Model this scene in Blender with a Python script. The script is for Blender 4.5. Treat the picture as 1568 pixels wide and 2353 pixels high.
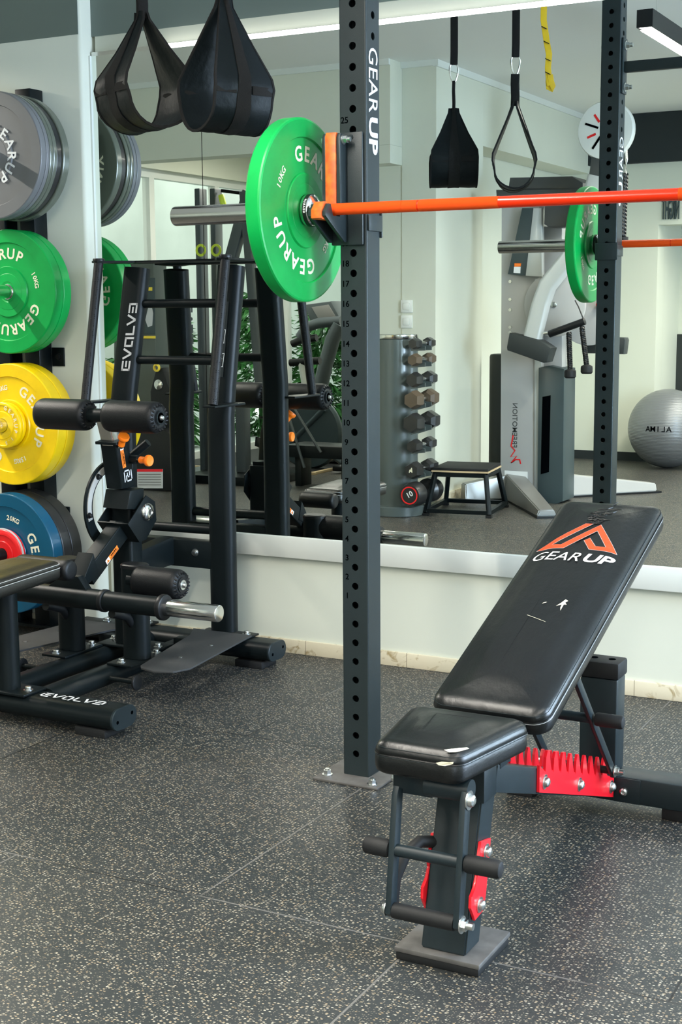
import bpy, bmesh, math, random
from mathutils import Vector, Matrix, noise
sc = bpy.context.scene
for o in list(bpy.data.objects): bpy.data.objects.remove(o)
random.seed(7)
V = Vector
# ------------------------------------------------------------------ camera
CAMH, PITCH, ROLL, YAW, FPX = 1.2286, 0.1446, -0.0065, 0.4872, 3209.9
fw = V((-math.sin(YAW)*math.cos(PITCH), math.cos(YAW)*math.cos(PITCH), -math.sin(PITCH)))
rt = V((math.cos(YAW), math.sin(YAW), 0)); up = rt.cross(fw)
rt = rt*math.cos(ROLL)+up*math.sin(ROLL); up = rt.cross(fw)
CAMP = V((0, 0, CAMH))
cam = bpy.data.cameras.new('camera'); camo = bpy.data.objects.new('camera', cam)
sc.collection.objects.link(camo); sc.camera = camo
cam.sensor_fit = 'HORIZONTAL'; cam.sensor_width = 36; cam.lens = FPX/1568*36
cam.clip_start = .05; cam.clip_end = 100
m = Matrix((rt, up, -fw)).transposed().to_4x4(); m.translation = CAMP
camo.matrix_world = m
# ------------------------------------------------------------------ world, exposure, lights
sc.view_settings.view_transform = 'Standard'; sc.view_settings.look = 'None'
sc.view_settings.exposure = 0.0; sc.view_settings.gamma = 1.0
sc.view_settings.use_curve_mapping = False
try:
    sc.cycles.use_denoising = True
    sc.cycles.max_bounces = 8; sc.cycles.diffuse_bounces = 4; sc.cycles.glossy_bounces = 5
    sc.cycles.transmission_bounces = 6; sc.cycles.transparent_max_bounces = 8
    sc.cycles.sample_clamp_indirect = 6
except Exception: pass
w = bpy.data.worlds.new('daylight'); sc.world = w; w.use_nodes = True
bg = w.node_tree.nodes['Background']; bg.inputs[0].default_value = (1.0, 1.0, .93, 1); bg.inputs[1].default_value = 2.9
def area(name, loc, size, power, color, direction, spread=180):
    l = bpy.data.lights.new(name, 'AREA'); l.shape = 'RECTANGLE'; l.size, l.size_y = size
    l.energy = power; l.color = color; l.spread = math.radians(spread)
    o = bpy.data.objects.new(name, l); sc.collection.objects.link(o); o.location = loc
    d = V(direction).normalized()
    o.rotation_euler = d.to_track_quat('-Z', 'Y').to_euler()
    return o
WARM = (1.0, .945, .84)
# lamps: centre x, y, half length, along (x/y), z of the diffuser, watts
LAMPS = [(-4.50, 3.46, .42, 'y', 2.302, 68), (-1.70, 1.45, 1.1, 'y', 2.376, 76), (.35, 1.45, 1.1, 'y', 2.376, 44), (-1.7, -1.3, 1.1, 'y', 2.376, 95), (.35, -1.3, 1.1, 'y', 2.376, 80)]
for lx, ly, hl, ax_, lz, pw in LAMPS:
    area('ceiling lamp light', (lx, ly, lz-.004), ((2*hl-.04, .05) if ax_ == 'x' else (.05, 2*hl-.04)), pw, WARM, (0, 0, -1), 164)
area('glass zone fill light', (-5.2, -1.0, 2.6), (.6, .6), 40, WARM, (0, 0, -1), 170)  # added fill light, no lamp known here
area('right window daylight', (1.90, 3.5, 1.30), (1.1, 1.8), 225, (.60, .77, 1.0), (-1, -.08, -.10), 170)
area('added rear window daylight', (1.90, -1.6, 1.35), (1.8, 1.8), 45, (.50, .71, 1.0), (-1, .1, -.05), 160)  # added source, placed to give the upright sides a blue sheen

# ------------------------------------------------------------------ geometry helpers
def basis(z, x=None):
    z = V(z).normalized()
    if x is None: x = V((1, 0, 0)) if abs(z.x) < .9 else V((0, 1, 0))
    x = V(x); x = (x - z*x.dot(z)).normalized(); y = z.cross(x)
    return x, y, z
class B:
    def __init__(s): s.bm = bmesh.new()
    def _face(s, vs):
        try: return s.bm.faces.new(vs)
        except ValueError: return None
    def box(s, c, d, rot=None, bev=0.0, seg=2):
        c = V(c); h = V(d)*.5; r = rot or Matrix.Identity(3)
        vs = [s.bm.verts.new(c + r @ V((h.x*i, h.y*j, h.z*k))) for i in (-1, 1) for j in (-1, 1) for k in (-1, 1)]
        fs = [s.bm.faces.new([vs[a] for a in q]) for q in ((0,1,3,2),(4,6,7,5),(0,4,5,1),(2,3,7,6),(0,2,6,4),(1,5,7,3))]
        if bev > 0:
            es = list({e for f in fs for e in f.edges})
            bmesh.ops.bevel(s.bm, geom=es, offset=bev, segments=seg, profile=.5, affect='EDGES')
        return s
    def b2(s, lo, hi, bev=0.0, seg=2):
        lo, hi = V(lo), V(hi); return s.box((lo+hi)/2, hi-lo, None, bev, seg)
    def ring(s, pts): return [s.bm.verts.new(V(p)) for p in pts]
    def bridge(s, a, b):
        n = len(a)
        for i in range(n): s._face([a[i], a[(i+1) % n], b[(i+1) % n], b[i]])
    def loft(s, rings, cap0=True, cap1=True):
        rs = [s.ring(r) for r in rings]
        for a, b in zip(rs, rs[1:]): s.bridge(a, b)
        if cap0: s._face(list(reversed(rs[0])))
        if cap1: s._face(rs[-1])
        return s
    def lathe(s, prof, o, ax, seg=32, x=None, cap0=True, cap1=True):
        X, Y, Z = basis(ax, x); o = V(o)
        return s.loft([[o + Z*h + (X*math.cos(t)+Y*math.sin(t))*max(r, 1e-4) for t in [2*math.pi*i/seg for i in range(seg)]] for r, h in prof], cap0, cap1)
    def cyl(s, p0, p1, r, r1=None, seg=20, bev=0.0):
        p0, p1 = V(p0), V(p1); L = (p1-p0).length; r1 = r if r1 is None else r1
        if bev: prof = [(r-bev, 0), (r-bev*.3, bev*.3), (r, bev), (r1, L-bev), (r1-bev*.3, L-bev*.3), (r1-bev, L)]
        else: prof = [(r, 0), (r1, L)]
        return s.lathe(prof, p0, p1-p0, seg)
    def sweep(s, path, prof, upv=(0, 0, 1), caps=True, scales=None):
        path = [V(p) for p in path]; rings = []
        for i, p in enumerate(path):
            a = path[max(i-1, 0)]; b = path[min(i+1, len(path)-1)]
            t = (b-a).normalized(); x = V(upv).cross(t)
            if x.length < 1e-4: x = V((1, 0, 0)).cross(t)
            x.normalize(); y = t.cross(x); k = scales[i] if scales else 1
            if 0 < i < len(path)-1:
                t1 = (path[i]-path[i-1]).normalized(); mit = max(t.dot(t1), .5)
            else: mit = 1
            rings.append([p + x*(u*k) + y*(v*k/ (mit if False else 1)) for u, v in prof])
        return s.loft(rings, caps, caps)
    def tube(s, path, r, seg=14, upv=(0, 0, 1), scales=None):
        return s.sweep(path, [(r*math.cos(2*math.pi*i/seg), r*math.sin(2*math.pi*i/seg)) for i in range(seg)], upv, True, scales)
    def prism(s, pts, o, u, v, d, bev=0.0, seg=2):
        o, u, v, d = V(o), V(u), V(v), V(d)
        a = s.ring([o+u*p+v*q for p, q in pts]); b = s.ring([o+u*p+v*q+d for p, q in pts])
        n = len(a); f0 = s._face(list(reversed(a))); f1 = s._face(b); es = set()
        for i in range(n):
            f = s._face([a[i], a[(i+1) % n], b[(i+1) % n], b[i]])
        if bev > 0:
            es = list(set(f0.edges) | set(f1.edges))
            bmesh.ops.bevel(s.bm, geom=es, offset=bev, segments=seg, profile=.5, affect='EDGES')
        return s
    def quad(s, a, b, c, d): s._face(s.ring([a, b, c, d])); return s
    def add(s, data, M):
        vs, fs = data; nv = [s.bm.verts.new(M @ V(v)) for v in vs]
        for f in fs: s._face([nv[i] for i in f])
        return s
    def obj(s, name, mt, parent=None, smooth=True, ang=38):
        bmesh.ops.recalc_face_normals(s.bm, faces=s.bm.faces)
        me = bpy.data.meshes.new(name)
        if smooth:
            for f in s.bm.faces: f.smooth = True
            lim = math.radians(ang)
            for e in s.bm.edges:
                if len(e.link_faces) == 2 and e.calc_face_angle(0) > lim: e.smooth = False
        s.bm.to_mesh(me); s.bm.free()
        me.materials.append(mt)
        o = bpy.data.objects.new(name, me); sc.collection.objects.link(o)
        if parent:
            o.parent = parent
            o.matrix_parent_inverse = Matrix.Translation(-V(parent.location)) if parent.parent is None else Matrix.Identity(4)
        return o
def absloc(o):
    l = V(o.location)
    while o.parent: o = o.parent; l += V(o.location)
    return l
def thing(name, label, cat, loc=(0, 0, 0), group=None):
    o = bpy.data.objects.new(name, None); sc.collection.objects.link(o)
    o.location = loc; o.empty_display_size = .05
    o['label'] = label; o['category'] = cat
    if group: o['group'] = group
    return o
def tag(o, label, cat, group=None, kind=None):
    o['label'] = label; o['category'] = cat
    if group: o['group'] = group
    if kind: o['kind'] = kind
    return o
def struct(o): o['kind'] = 'structure'; return o
def dup(root, off, label=None, skip=()):
    def rec(o, par):
        c = o.copy(); sc.collection.objects.link(c)
        if par: c.parent = par
        for ch in list(o.children):
            rec(ch, c)
        return c
    r = rec(root, None); r.location = V(root.location)+V(off)
    if label: r['label'] = label
    return r
def rrect(w, h, r, n=5):
    pts = []
    for cx, cy, a0 in ((w/2-r, h/2-r, 0), (-w/2+r, h/2-r, 90), (-w/2+r, -h/2+r, 180), (w/2-r, -h/2+r, 270)):
        for i in range(n+1):
            a = math.radians(a0+90*i/n); pts.append((cx+r*math.cos(a), cy+r*math.sin(a)))
    return pts
def oval(w, h, n=8): return rrect(w, h, min(w, h)/2-1e-4, n)
_tc = {}
def textdata(t, size, bold=0.0, shear=0.0, depth=.0006, align='CENTER', sp=1.0):
    k = (t, size, bold, shear, depth, align, sp)
    if k not in _tc:
        cu = bpy.data.curves.new('t', 'FONT'); cu.body = t; cu.size = size; cu.offset = bold*size
        cu.shear = shear; cu.extrude = depth/2; cu.align_x = align; cu.align_y = 'CENTER'; cu.resolution_u = 3; cu.space_character = sp
        ob = bpy.data.objects.new('t', cu); sc.collection.objects.link(ob)
        me = bpy.data.meshes.new_from_object(ob.evaluated_get(bpy.context.evaluated_depsgraph_get()))
        _tc[k] = ([tuple(v.co) for v in me.vertices], [tuple(p.vertices) for p in me.polygons])
        bpy.data.objects.remove(ob); bpy.data.meshes.remove(me)
    return _tc[k]
def fittext(t, x0, x1, cap, bold=0.0, shear=0.0, y0=0.0, depth=.0006):
    vs, fs = textdata(t, .1, bold, 0, depth, 'LEFT'); xs = [v[0] for v in vs]; ys = [v[1] for v in vs]
    a, b_, c, d = min(xs), max(xs), min(ys), max(ys)
    return ([(x0+(x-a)/(b_-a)*(x1-x0)+(y-c)/(d-c)*cap*shear, y0+(y-c)/(d-c)*cap, z) for x, y, z in vs], fs)
def frame(o, x, y):
    x = V(x).normalized(); y = V(y).normalized(); z = x.cross(y)
    m = Matrix((x, y, z)).transposed().to_4x4(); m.translation = V(o); return m
def arctext(b, t, size, R, center_deg, step, o, right, upv, bold=.012):
    """letters around a circle, tops outward, clockwise as seen by the viewer"""
    right, upv = V(right), V(upv)
    for i, ch in enumerate(t):
        a = math.radians(center_deg + (i-(len(t)-1)/2)*step)
        rad = upv*math.cos(a)+right*math.sin(a); tan = right*math.cos(a)-upv*math.sin(a)
        b.add(textdata(ch, size, bold), frame(V(o)+rad*R, tan, rad))
def domef(Q, dome, edge):
    (x0, y0), (x1, _), (x2, y2), (x3, _) = Q
    def f(u, v):
        t = (v-y0)/(y2-y0); a = x0+(x3-x0)*t; c = x1+(x2-x1)*t
        s = (2*u-a-c)/(c-a); tt = 2*t-1
        sm = lambda q: q*q*(3-2*q)
        w_ = sm(max(0, min(1, (min(u-a, c-u)-edge*.8)/.05)))*sm(max(0, min(1, (min(v-y0, y2-v)-edge*.8)/.085)))
        return dome*(.35*w_+.65*w_*(1-s*s)*(1-tt**6))
    return f
def cushion(b, quad, h, r, o, u, v, n, dome=.012, edge=.018, taper=.0):
    """upholstered pad: quad = 4 convex corners (ccw) in the (u,v) plane, thickness h along n"""
    o, u, v, n = V(o), V(u).normalized(), V(v).normalized(), V(n).normalized()
    Q = [V((p[0], p[1])) for p in quad]
    def shrink(d):
        L = []
        for i in range(4):
            a, c = Q[i], Q[(i+1) % 4]; t = (c-a).normalized(); nn = V((-t.y, t.x)); L.append((a+nn*d, t))
        out = []
        for i in range(4):
            (p, s), (q, t) = L[i-1], L[i]
            den = s.x*t.y-s.y*t.x; k = ((q-p).x*t.y-(q-p).y*t.x)/den; out.append(p+s*k)
        return out
    N = 6
    def ring(d, z):
        core = shrink(max(d, r)); rr = max(r-d, .0004); pts = []
        for i in range(4):
            e0 = (Q[i]-Q[i-1]).normalized(); e1 = (Q[(i+1) % 4]-Q[i]).normalized()
            a0 = math.atan2(-e0.x, e0.y); a1 = math.atan2(-e1.x, e1.y)
            a0, a1 = math.atan2(e0.y, e0.x)-math.pi/2, math.atan2(e1.y, e1.x)-math.pi/2
            while a1 < a0: a1 += 2*math.pi
            for k in range(N+1):
                a = a0+(a1-a0)*k/N; p = core[i]+V((math.cos(a), math.sin(a)))*rr
                pts.append(o+u*p.x+v*p.y+n*z)
            nx = core[(i+1) % 4]+V((math.cos(a1), math.sin(a1)))*rr
            for k in range(1, 12):
                q = p.lerp(nx, k/12); pts.append(o+u*q.x+v*q.y+n*z)
        return pts
    D = min((Q[1]-Q[0]).length, (Q[2]-Q[1]).length, (Q[3]-Q[2]).length, (Q[0]-Q[3]).length)/2*.86
    rs = [ring(.012, 0), ring(.002, .006), ring(0, .014), ring(0, h-edge*1.25), ring(.0015, h-edge*1.15), ring(.0005, h-edge*1.05), ring(.002, h-edge*.75), ring(edge*.35, h-edge*.3), ring(edge*.9, h-edge*.05)]
    df = domef([tuple(q) for q in Q], dome, edge)
    for k in range(1, 11):
        pts = ring(edge+(D-edge)*k/10, h)
        rs.append([q+n*df((q-o).dot(u), (q-o).dot(v)) for q in pts])
    b.loft(rs)
    return ring
# pixel -> point helpers (used only to read positions off the survey of the photo)
def ray(x, y):
    return (fw*FPX + rt*(x-784) + up*(1176.5-y))
WALL = 4.2453
def at(x, y, Y): d = ray(x, y); return CAMP + d*(Y/d.y)
def rf(x, y, Y):
    d = ray(x, y); P = CAMP + d*((2*WALL-Y)/d.y); P.y = 2*WALL-P.y; return P

# ------------------------------------------------------------------ materials
def nodes(name):
    m = bpy.data.materials.new(name); m.use_nodes = True; nt = m.node_tree
    return m, nt, nt.nodes['Principled BSDF']
def mat(name, col, rough=.5, metal=0.0, bump=0.0, bscale=200, coat=0.0, var=0.0, vscale=8, spec=.5, croug=.1):
    m, nt, p = nodes(name); L = nt.links
    p.inputs['Base Color'].default_value = (*col, 1); p.inputs['Roughness'].default_value = rough
    p.inputs['Metallic'].default_value = metal; p.inputs['Coat Weight'].default_value = coat
    p.inputs['Coat Roughness'].default_value = croug; p.inputs['Specular IOR Level'].default_value = spec
    tc = nt.nodes.new('ShaderNodeTexCoord')
    if bump:
        n = nt.nodes.new('ShaderNodeTexNoise'); n.inputs['Scale'].default_value = bscale; n.inputs['Detail'].default_value = 4
        b = nt.nodes.new('ShaderNodeBump'); b.inputs['Strength'].default_value = bump; b.inputs['Distance'].default_value = .002
        L.new(tc.outputs['Object'], n.inputs['Vector']); L.new(n.outputs['Fac'], b.inputs['Height']); L.new(b.outputs['Normal'], p.inputs['Normal'])
    if var:
        n = nt.nodes.new('ShaderNodeTexNoise'); n.inputs['Scale'].default_value = vscale; n.inputs['Detail'].default_value = 5
        mx = nt.nodes.new('ShaderNodeMix'); mx.data_type = 'RGBA'
        mr = nt.nodes.new('ShaderNodeMapRange'); mr.inputs[1].default_value = .35; mr.inputs[2].default_value = .7
        L.new(tc.outputs['Object'], n.inputs['Vector']); L.new(n.outputs['Fac'], mr.inputs[0]); L.new(mr.outputs[0], mx.inputs[0])
        mx.inputs[6].default_value = (*[c*(1-var) for c in col], 1); mx.inputs[7].default_value = (*[min(1, c*(1+var)) for c in col], 1)
        L.new(mx.outputs[2], p.inputs['Base Color'])
    return m
def emis(name, col, st):
    m, nt, p = nodes(name); p.inputs['Base Color'].default_value = (*col, 1)
    p.inputs['Emission Color'].default_value = (*col, 1); p.inputs['Emission Strength'].default_value = st; return m
M = {}
M['wall'] = mat('wall paint', (.65, .67, .57), .62, bump=.08, bscale=90, var=.015, vscale=3)
M['ceiling'] = mat('ceiling paint', (.80, .81, .78), .8)
M['wallshade'] = mat('dark grey green upper wall shade', (.15, .19, .175), .7)  # shade above the lamp cut-off, put into the wall colour
M['trim'] = mat('white board', (.70, .73, .69), .4)
M['powder'] = mat('black powder coat', (.005, .008, .009), .38, spec=.16, bump=.12, bscale=900)
M['charcoal'] = mat('charcoal powder coat', (.012, .020, .024), .38, spec=.28, bump=.12, bscale=900, var=.06, vscale=20)
M['rackm'] = mat('rack charcoal coat', (.018, .027, .030), .38, spec=.3, bump=.15, bscale=700, var=.05, vscale=14)
M['blackp'] = mat('black plastic', (.007, .008, .009), .42, spec=.3)
M['rubber'] = mat('black rubber', (.010, .011, .012), .6, spec=.3, bump=.1, bscale=400)
M['foam'] = mat('black textured upholstery', (.006, .007, .008), .40, spec=.26, bump=.35, bscale=520)
M['chrome'] = mat('chrome', (.80, .80, .78), .16, 1.0)
M['satin'] = mat('satin steel plate', (.55, .54, .51), .5, .5)
M['steel'] = mat('brushed steel', (.74, .73, .70), .2, 1.0, bump=.05, bscale=300)
M['zinc'] = mat('zinc bolt', (.62, .64, .63), .28, 1.0)
M['orangep'] = mat('orange plastic', (1.0, .21, .01), .35)
M['orangebar'] = mat('red orange bar coating', (.80, .030, .002), .25, spec=.35, coat=.15)
M['orangeknurl'] = mat('orange knurled bar', (.93, .085, .004), .45, spec=.2, bump=.8, bscale=1500)
M['liner'] = mat('worn orange liner', (.95, .12, .01), .5, var=.35, vscale=60)
M['green'] = mat('green bumper rubber', (.0, .33, .06), .36, spec=.35, coat=.05, croug=.3, var=.10, vscale=9)
M['yellow'] = mat('yellow bumper rubber', (.86, .58, .0), .34, coat=.1, croug=.3, var=.10, vscale=10)
M['grey'] = mat('grey bumper rubber', (.15, .155, .162), .42, var=.03)
M['olive'] = mat('dark olive bumper rubber', (.10, .115, .09), .25, coat=.4, croug=.2)
M['blue'] = mat('blue bumper rubber', (.0, .075, .15), .3, coat=.2)
M['blackb'] = mat('black bumper rubber', (.016, .017, .018), .35, coat=.15)
M['redp'] = mat('red rubber', (.75, .012, .015), .35)
M['redsteel'] = mat('red powder coat', (.78, .010, .022), .3, coat=.3, var=.05, vscale=30)
M['cream'] = mat('cream lettering', (.78, .74, .56), .5)
M['white'] = mat('white lettering', (.80, .82, .82), .5)
M['silverl'] = mat('silver lettering', (.50, .51, .52), .4)
M['logo'] = mat('orange red printed logo', (.92, .07, .012), .35)
M['dark'] = mat('engraved number', (.001, .0015, .002), .9, spec=0)
M['fabric'] = mat('black nylon', (.0035, .006, .007), .5, spec=.14, bump=.5, bscale=60)
M['webbing'] = mat('black webbing', (.010, .010, .010), .8, spec=.2, bump=.8, bscale=900)
M['fabricin'] = mat('black satin lining', (.008, .01, .012), .3, bump=.5, bscale=40)
M['label'] = mat('orange warning label', (.95, .22, .02), .5)
M['plateGrip'] = mat('black grip plate', (.028, .03, .031), .62, bump=.6, bscale=1200)
M['beige'] = mat('dusty plate steel', (.095, .092, .088), .5, var=.2, vscale=30)
M['led'] = emis('led strip', (1, .99, .95), 6.0)
M['ledlamp'] = emis('lamp diffuser', (1, .99, .95), 7.0)
M['lightgrey'] = mat('light grey machine paint', (.42, .42, .41), .35, coat=.3)
M['silverp'] = mat('silver machine paint', (.50, .53, .53), .28, .2, coat=.4)
M['midgrey'] = mat('mid grey plastic', (.20, .20, .195), .4)
M['darkteal'] = mat('dark slate shroud', (.035, .055, .06), .4)
M['leaf'] = mat('leaf green', (.045, .20, .045), .5, var=.5, vscale=6)
M['neon'] = mat('neon yellow green', (.62, .75, .05), .5)
M['yellowp'] = mat('yellow print', (.80, .60, .05), .5)
M['wood'] = mat('pale wood edge', (.55, .42, .25), .5, var=.15, vscale=6)
M['frame'] = mat('white window frame', (.72, .75, .72), .35)
M['outwall'] = mat('pale outdoor wall', (.56, .62, .60), .8, var=.10, vscale=1.5)
M['yellowstrap'] = mat('yellow strap', (.85, .55, .01), .5)
M['blackcoat'] = mat('black painted soffit', (.008, .014, .016), .7)
m, nt, p = nodes('mirror silver'); M['mirror'] = m
p.inputs['Base Color'].default_value = (.83, .87, .83, 1); p.inputs['Metallic'].default_value = 1; p.inputs['Roughness'].default_value = 0.0
m, nt, p = nodes('window glass'); M['glass'] = m
p.inputs['Base Color'].default_value = (.93, .98, .96, 1); p.inputs['Roughness'].default_value = 0.02; p.inputs['Transmission Weight'].default_value = 1; p.inputs['IOR'].default_value = 1.02
M['darkgreyp'] = mat('dark slate paint', (.075, .095, .095), .3, coat=.4)
M['brownrub'] = mat('faded brown rubber', (.09, .065, .042), .5)
M['whitep'] = mat('white plastic', (.74, .76, .72), .35)
M['foam2'] = mat('dark foam', (.02, .026, .026), .6, bump=.1, bscale=300)
M['midgrey2'] = mat('charcoal plastic cap', (.05, .055, .056), .4)
M['midslate'] = mat('slate grey steel', (.06, .075, .082), .4)
M['olivep'] = mat('olive grey shroud', (.075, .09, .078), .45)
M['slateblue'] = mat('slate blue cover', (.03, .05, .06), .4)
M['midmetal'] = mat('worn grey metal cover', (.26, .26, .25), .3, .5)
M['root'] = mat('pale roots', (.62, .60, .50), .8)
# leather with fine creases and a little gloss variation
def leather(name, col, r0, r1, sc1=38, bump=.35):
    m, nt, p = nodes(name); L = nt.links; N = nt.nodes
    tc = N.new('ShaderNodeTexCoord'); mp = N.new('ShaderNodeMapping'); L.new(tc.outputs['Object'], mp.inputs[0])
    mp.inputs['Scale'].default_value = (1, .45, 1)
    n1 = N.new('ShaderNodeTexNoise'); n1.inputs['Scale'].default_value = sc1; n1.inputs['Detail'].default_value = 7; n1.inputs['Roughness'].default_value = .62
    n2 = N.new('ShaderNodeTexNoise'); n2.inputs['Scale'].default_value = 6; n2.inputs['Detail'].default_value = 4
    L.new(mp.outputs[0], n1.inputs['Vector']); L.new(tc.outputs['Object'], n2.inputs['Vector'])
    b = N.new('ShaderNodeBump'); b.inputs['Strength'].default_value = bump; b.inputs['Distance'].default_value = .003
    L.new(n1.outputs['Fac'], b.inputs['Height']); L.new(b.outputs[0], p.inputs['Normal'])
    mr = N.new('ShaderNodeMapRange'); mr.inputs[1].default_value = .3; mr.inputs[2].default_value = .7; mr.inputs[3].default_value = r0; mr.inputs[4].default_value = r1
    L.new(n2.outputs['Fac'], mr.inputs[0]); L.new(mr.outputs[0], p.inputs['Roughness'])
    p.inputs['Base Color'].default_value = (*col, 1); p.inputs['Specular IOR Level'].default_value = .44
    return m
M['leather'] = leather('black leather', (.0025, .0035, .004), .27, .40, 30, .5)
M['leatherO'] = leather('black stitched leather', (.014, .014, .012), .3, .42, 120, .25)
# speckled rubber floor: 1 m tiles in running bond
m, nt, p = nodes('speckled rubber floor'); M['floor'] = m; L = nt.links; N = nt.nodes
tc = N.new('ShaderNodeTexCoord')
base = N.new('ShaderNodeTexNoise'); base.inputs['Scale'].default_value = 1.7; base.inputs['Detail'].default_value = 6
fine = N.new('ShaderNodeTexNoise'); fine.inputs['Scale'].default_value = 260; fine.inputs['Detail'].default_value = 3
ramp = N.new('ShaderNodeValToRGB'); ramp.color_ramp.elements[0].position = .33; ramp.color_ramp.elements[1].position = .72
ramp.color_ramp.elements[0].color = (.017, .022, .024, 1); ramp.color_ramp.elements[1].color = (.034, .037, .037, 1)
L.new(tc.outputs['Object'], base.inputs['Vector']); L.new(tc.outputs['Object'], fine.inputs['Vector']); L.new(base.outputs['Fac'], ramp.inputs[0])
def speck(scale, thr, keep, off, str_):
    mp = N.new('ShaderNodeMapping'); mp.inputs['Location'].default_value = (off, off*.7, 0); mp.inputs['Scale'].default_value = (scale*.85, scale*1.25, 0)
    nz = N.new('ShaderNodeTexNoise'); nz.inputs['Scale'].default_value = 2.6; nz.inputs['Detail'].default_value = 2
    ad = N.new('ShaderNodeMix'); ad.data_type = 'VECTOR'; ad.inputs[0].default_value = .25
    vo = N.new('ShaderNodeTexVoronoi'); vo.inputs['Scale'].default_value = 1; vo.voronoi_dimensions = '2D'
    L.new(tc.outputs['Object'], mp.inputs[0]); L.new(mp.outputs[0], nz.inputs['Vector'])
    L.new(mp.outputs[0], ad.inputs[4]); L.new(nz.outputs['Color'], ad.inputs[5]); L.new(ad.outputs[1], vo.inputs['Vector'])
    lt = N.new('ShaderNodeMath'); lt.operation = 'LESS_THAN'; lt.inputs[1].default_value = thr; L.new(vo.outputs['Distance'], lt.inputs[0])
    sp = N.new('ShaderNodeSeparateColor'); L.new(vo.outputs['Color'], sp.inputs[0])
    gt = N.new('ShaderNodeMath'); gt.operation = 'GREATER_THAN'; gt.inputs[1].default_value = keep; L.new(sp.outputs[0], gt.inputs[0])
    ml = N.new('ShaderNodeMath'); ml.operation = 'MULTIPLY'; L.new(lt.outputs[0], ml.inputs[0]); L.new(gt.outputs[0], ml.inputs[1])
    m2 = N.new('ShaderNodeMath'); m2.operation = 'MULTIPLY'; m2.inputs[1].default_value = str_; L.new(ml.outputs[0], m2.inputs[0])
    return m2, sp
s1, c1 = speck(185, .29, .66, 3.1, .62); s2, c2 = speck(320, .30, .74, 9.4, .38)
scol = N.new('ShaderNodeMix'); scol.data_type = 'RGBA'; scol.inputs[6].default_value = (.34, .24, .13, 1); scol.inputs[7].default_value = (.52, .49, .40, 1); L.new(c1.outputs[1], scol.inputs[0])
mxa = N.new('ShaderNodeMix'); mxa.data_type = 'RGBA'; L.new(s1.outputs[0], mxa.inputs[0]); L.new(ramp.outputs[0], mxa.inputs[6]); L.new(scol.outputs[2], mxa.inputs[7])
mxb = N.new('ShaderNodeMix'); mxb.data_type = 'RGBA'; L.new(s2.outputs[0], mxb.inputs[0]); L.new(mxa.outputs[2], mxb.inputs[6]); mxb.inputs[7].default_value = (.36, .31, .23, 1)
mp = N.new('ShaderNodeMapping'); mp.inputs['Location'].default_value = (.084, -.34, 0); L.new(tc.outputs['Object'], mp.inputs[0])
br = N.new('ShaderNodeTexBrick'); br.offset = .5; br.inputs['Scale'].default_value = 1; br.inputs['Mortar Size'].default_value = .0022; br.inputs['Brick Width'].default_value = 1.0; br.inputs['Row Height'].default_value = 1.0
br.inputs['Mortar Smooth'].default_value = 0
L.new(mp.outputs[0], br.inputs['Vector'])
sn = N.new('ShaderNodeTexNoise'); sn.inputs['Scale'].default_value = 1.3; L.new(tc.outputs['Object'], sn.inputs['Vector'])
seamc = N.new('ShaderNodeValToRGB'); seamc.color_ramp.elements[0].position = .45; seamc.color_ramp.elements[0].color = (.008, .009, .01, 1); seamc.color_ramp.elements[1].position = .5; seamc.color_ramp.elements[1].color = (.13, .125, .115, 1)
L.new(sn.outputs['Fac'], seamc.inputs[0])
mxc = N.new('ShaderNodeMix'); mxc.data_type = 'RGBA'; L.new(br.outputs['Fac'], mxc.inputs[0]); L.new(mxb.outputs[2], mxc.inputs[6]); L.new(seamc.outputs[0], mxc.inputs[7])
L.new(mxc.outputs[2], p.inputs['Base Color'])
b = N.new('ShaderNodeBump'); b.inputs['Strength'].default_value = .35; b.inputs['Distance'].default_value = .001; L.new(fine.outputs['Fac'], b.inputs['Height']); L.new(b.outputs[0], p.inputs['Normal'])
p.inputs['Roughness'].default_value = .44; p.inputs['Specular IOR Level'].default_value = .38
# cream marble skirting
m, nt, p = nodes('cream marble skirting'); M['skirt'] = m; L = nt.links; N = nt.nodes
tc = N.new('ShaderNodeTexCoord'); n1 = N.new('ShaderNodeTexNoise'); n1.inputs['Scale'].default_value = 16; n1.inputs['Detail'].default_value = 8; n1.inputs['Distortion'].default_value = 1.2
rp = N.new('ShaderNodeValToRGB'); rp.color_ramp.elements[0].position = .34; rp.color_ramp.elements[0].color = (.42, .33, .18, 1); rp.color_ramp.elements[1].position = .46; rp.color_ramp.elements[1].color = (.74, .67, .50, 1)
L.new(tc.outputs['Object'], n1.inputs['Vector']); L.new(n1.outputs['Fac'], rp.inputs[0])
wv = N.new('ShaderNodeTexBrick'); wv.inputs['Scale'].default_value = 1; wv.inputs['Brick Width'].default_value = .4; wv.inputs['Row Height'].default_value = 30; wv.inputs['Mortar Size'].default_value = .0012; wv.offset = 0
L.new(tc.outputs['Object'], wv.inputs['Vector'])
mx = N.new('ShaderNodeMix'); mx.data_type = 'RGBA'; L.new(wv.outputs['Fac'], mx.inputs[0]); L.new(rp.outputs[0], mx.inputs[6]); mx.inputs[7].default_value = (.3, .26, .18, 1)
L.new(mx.outputs[2], p.inputs['Base Color']); p.inputs['Roughness'].default_value = .3
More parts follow.
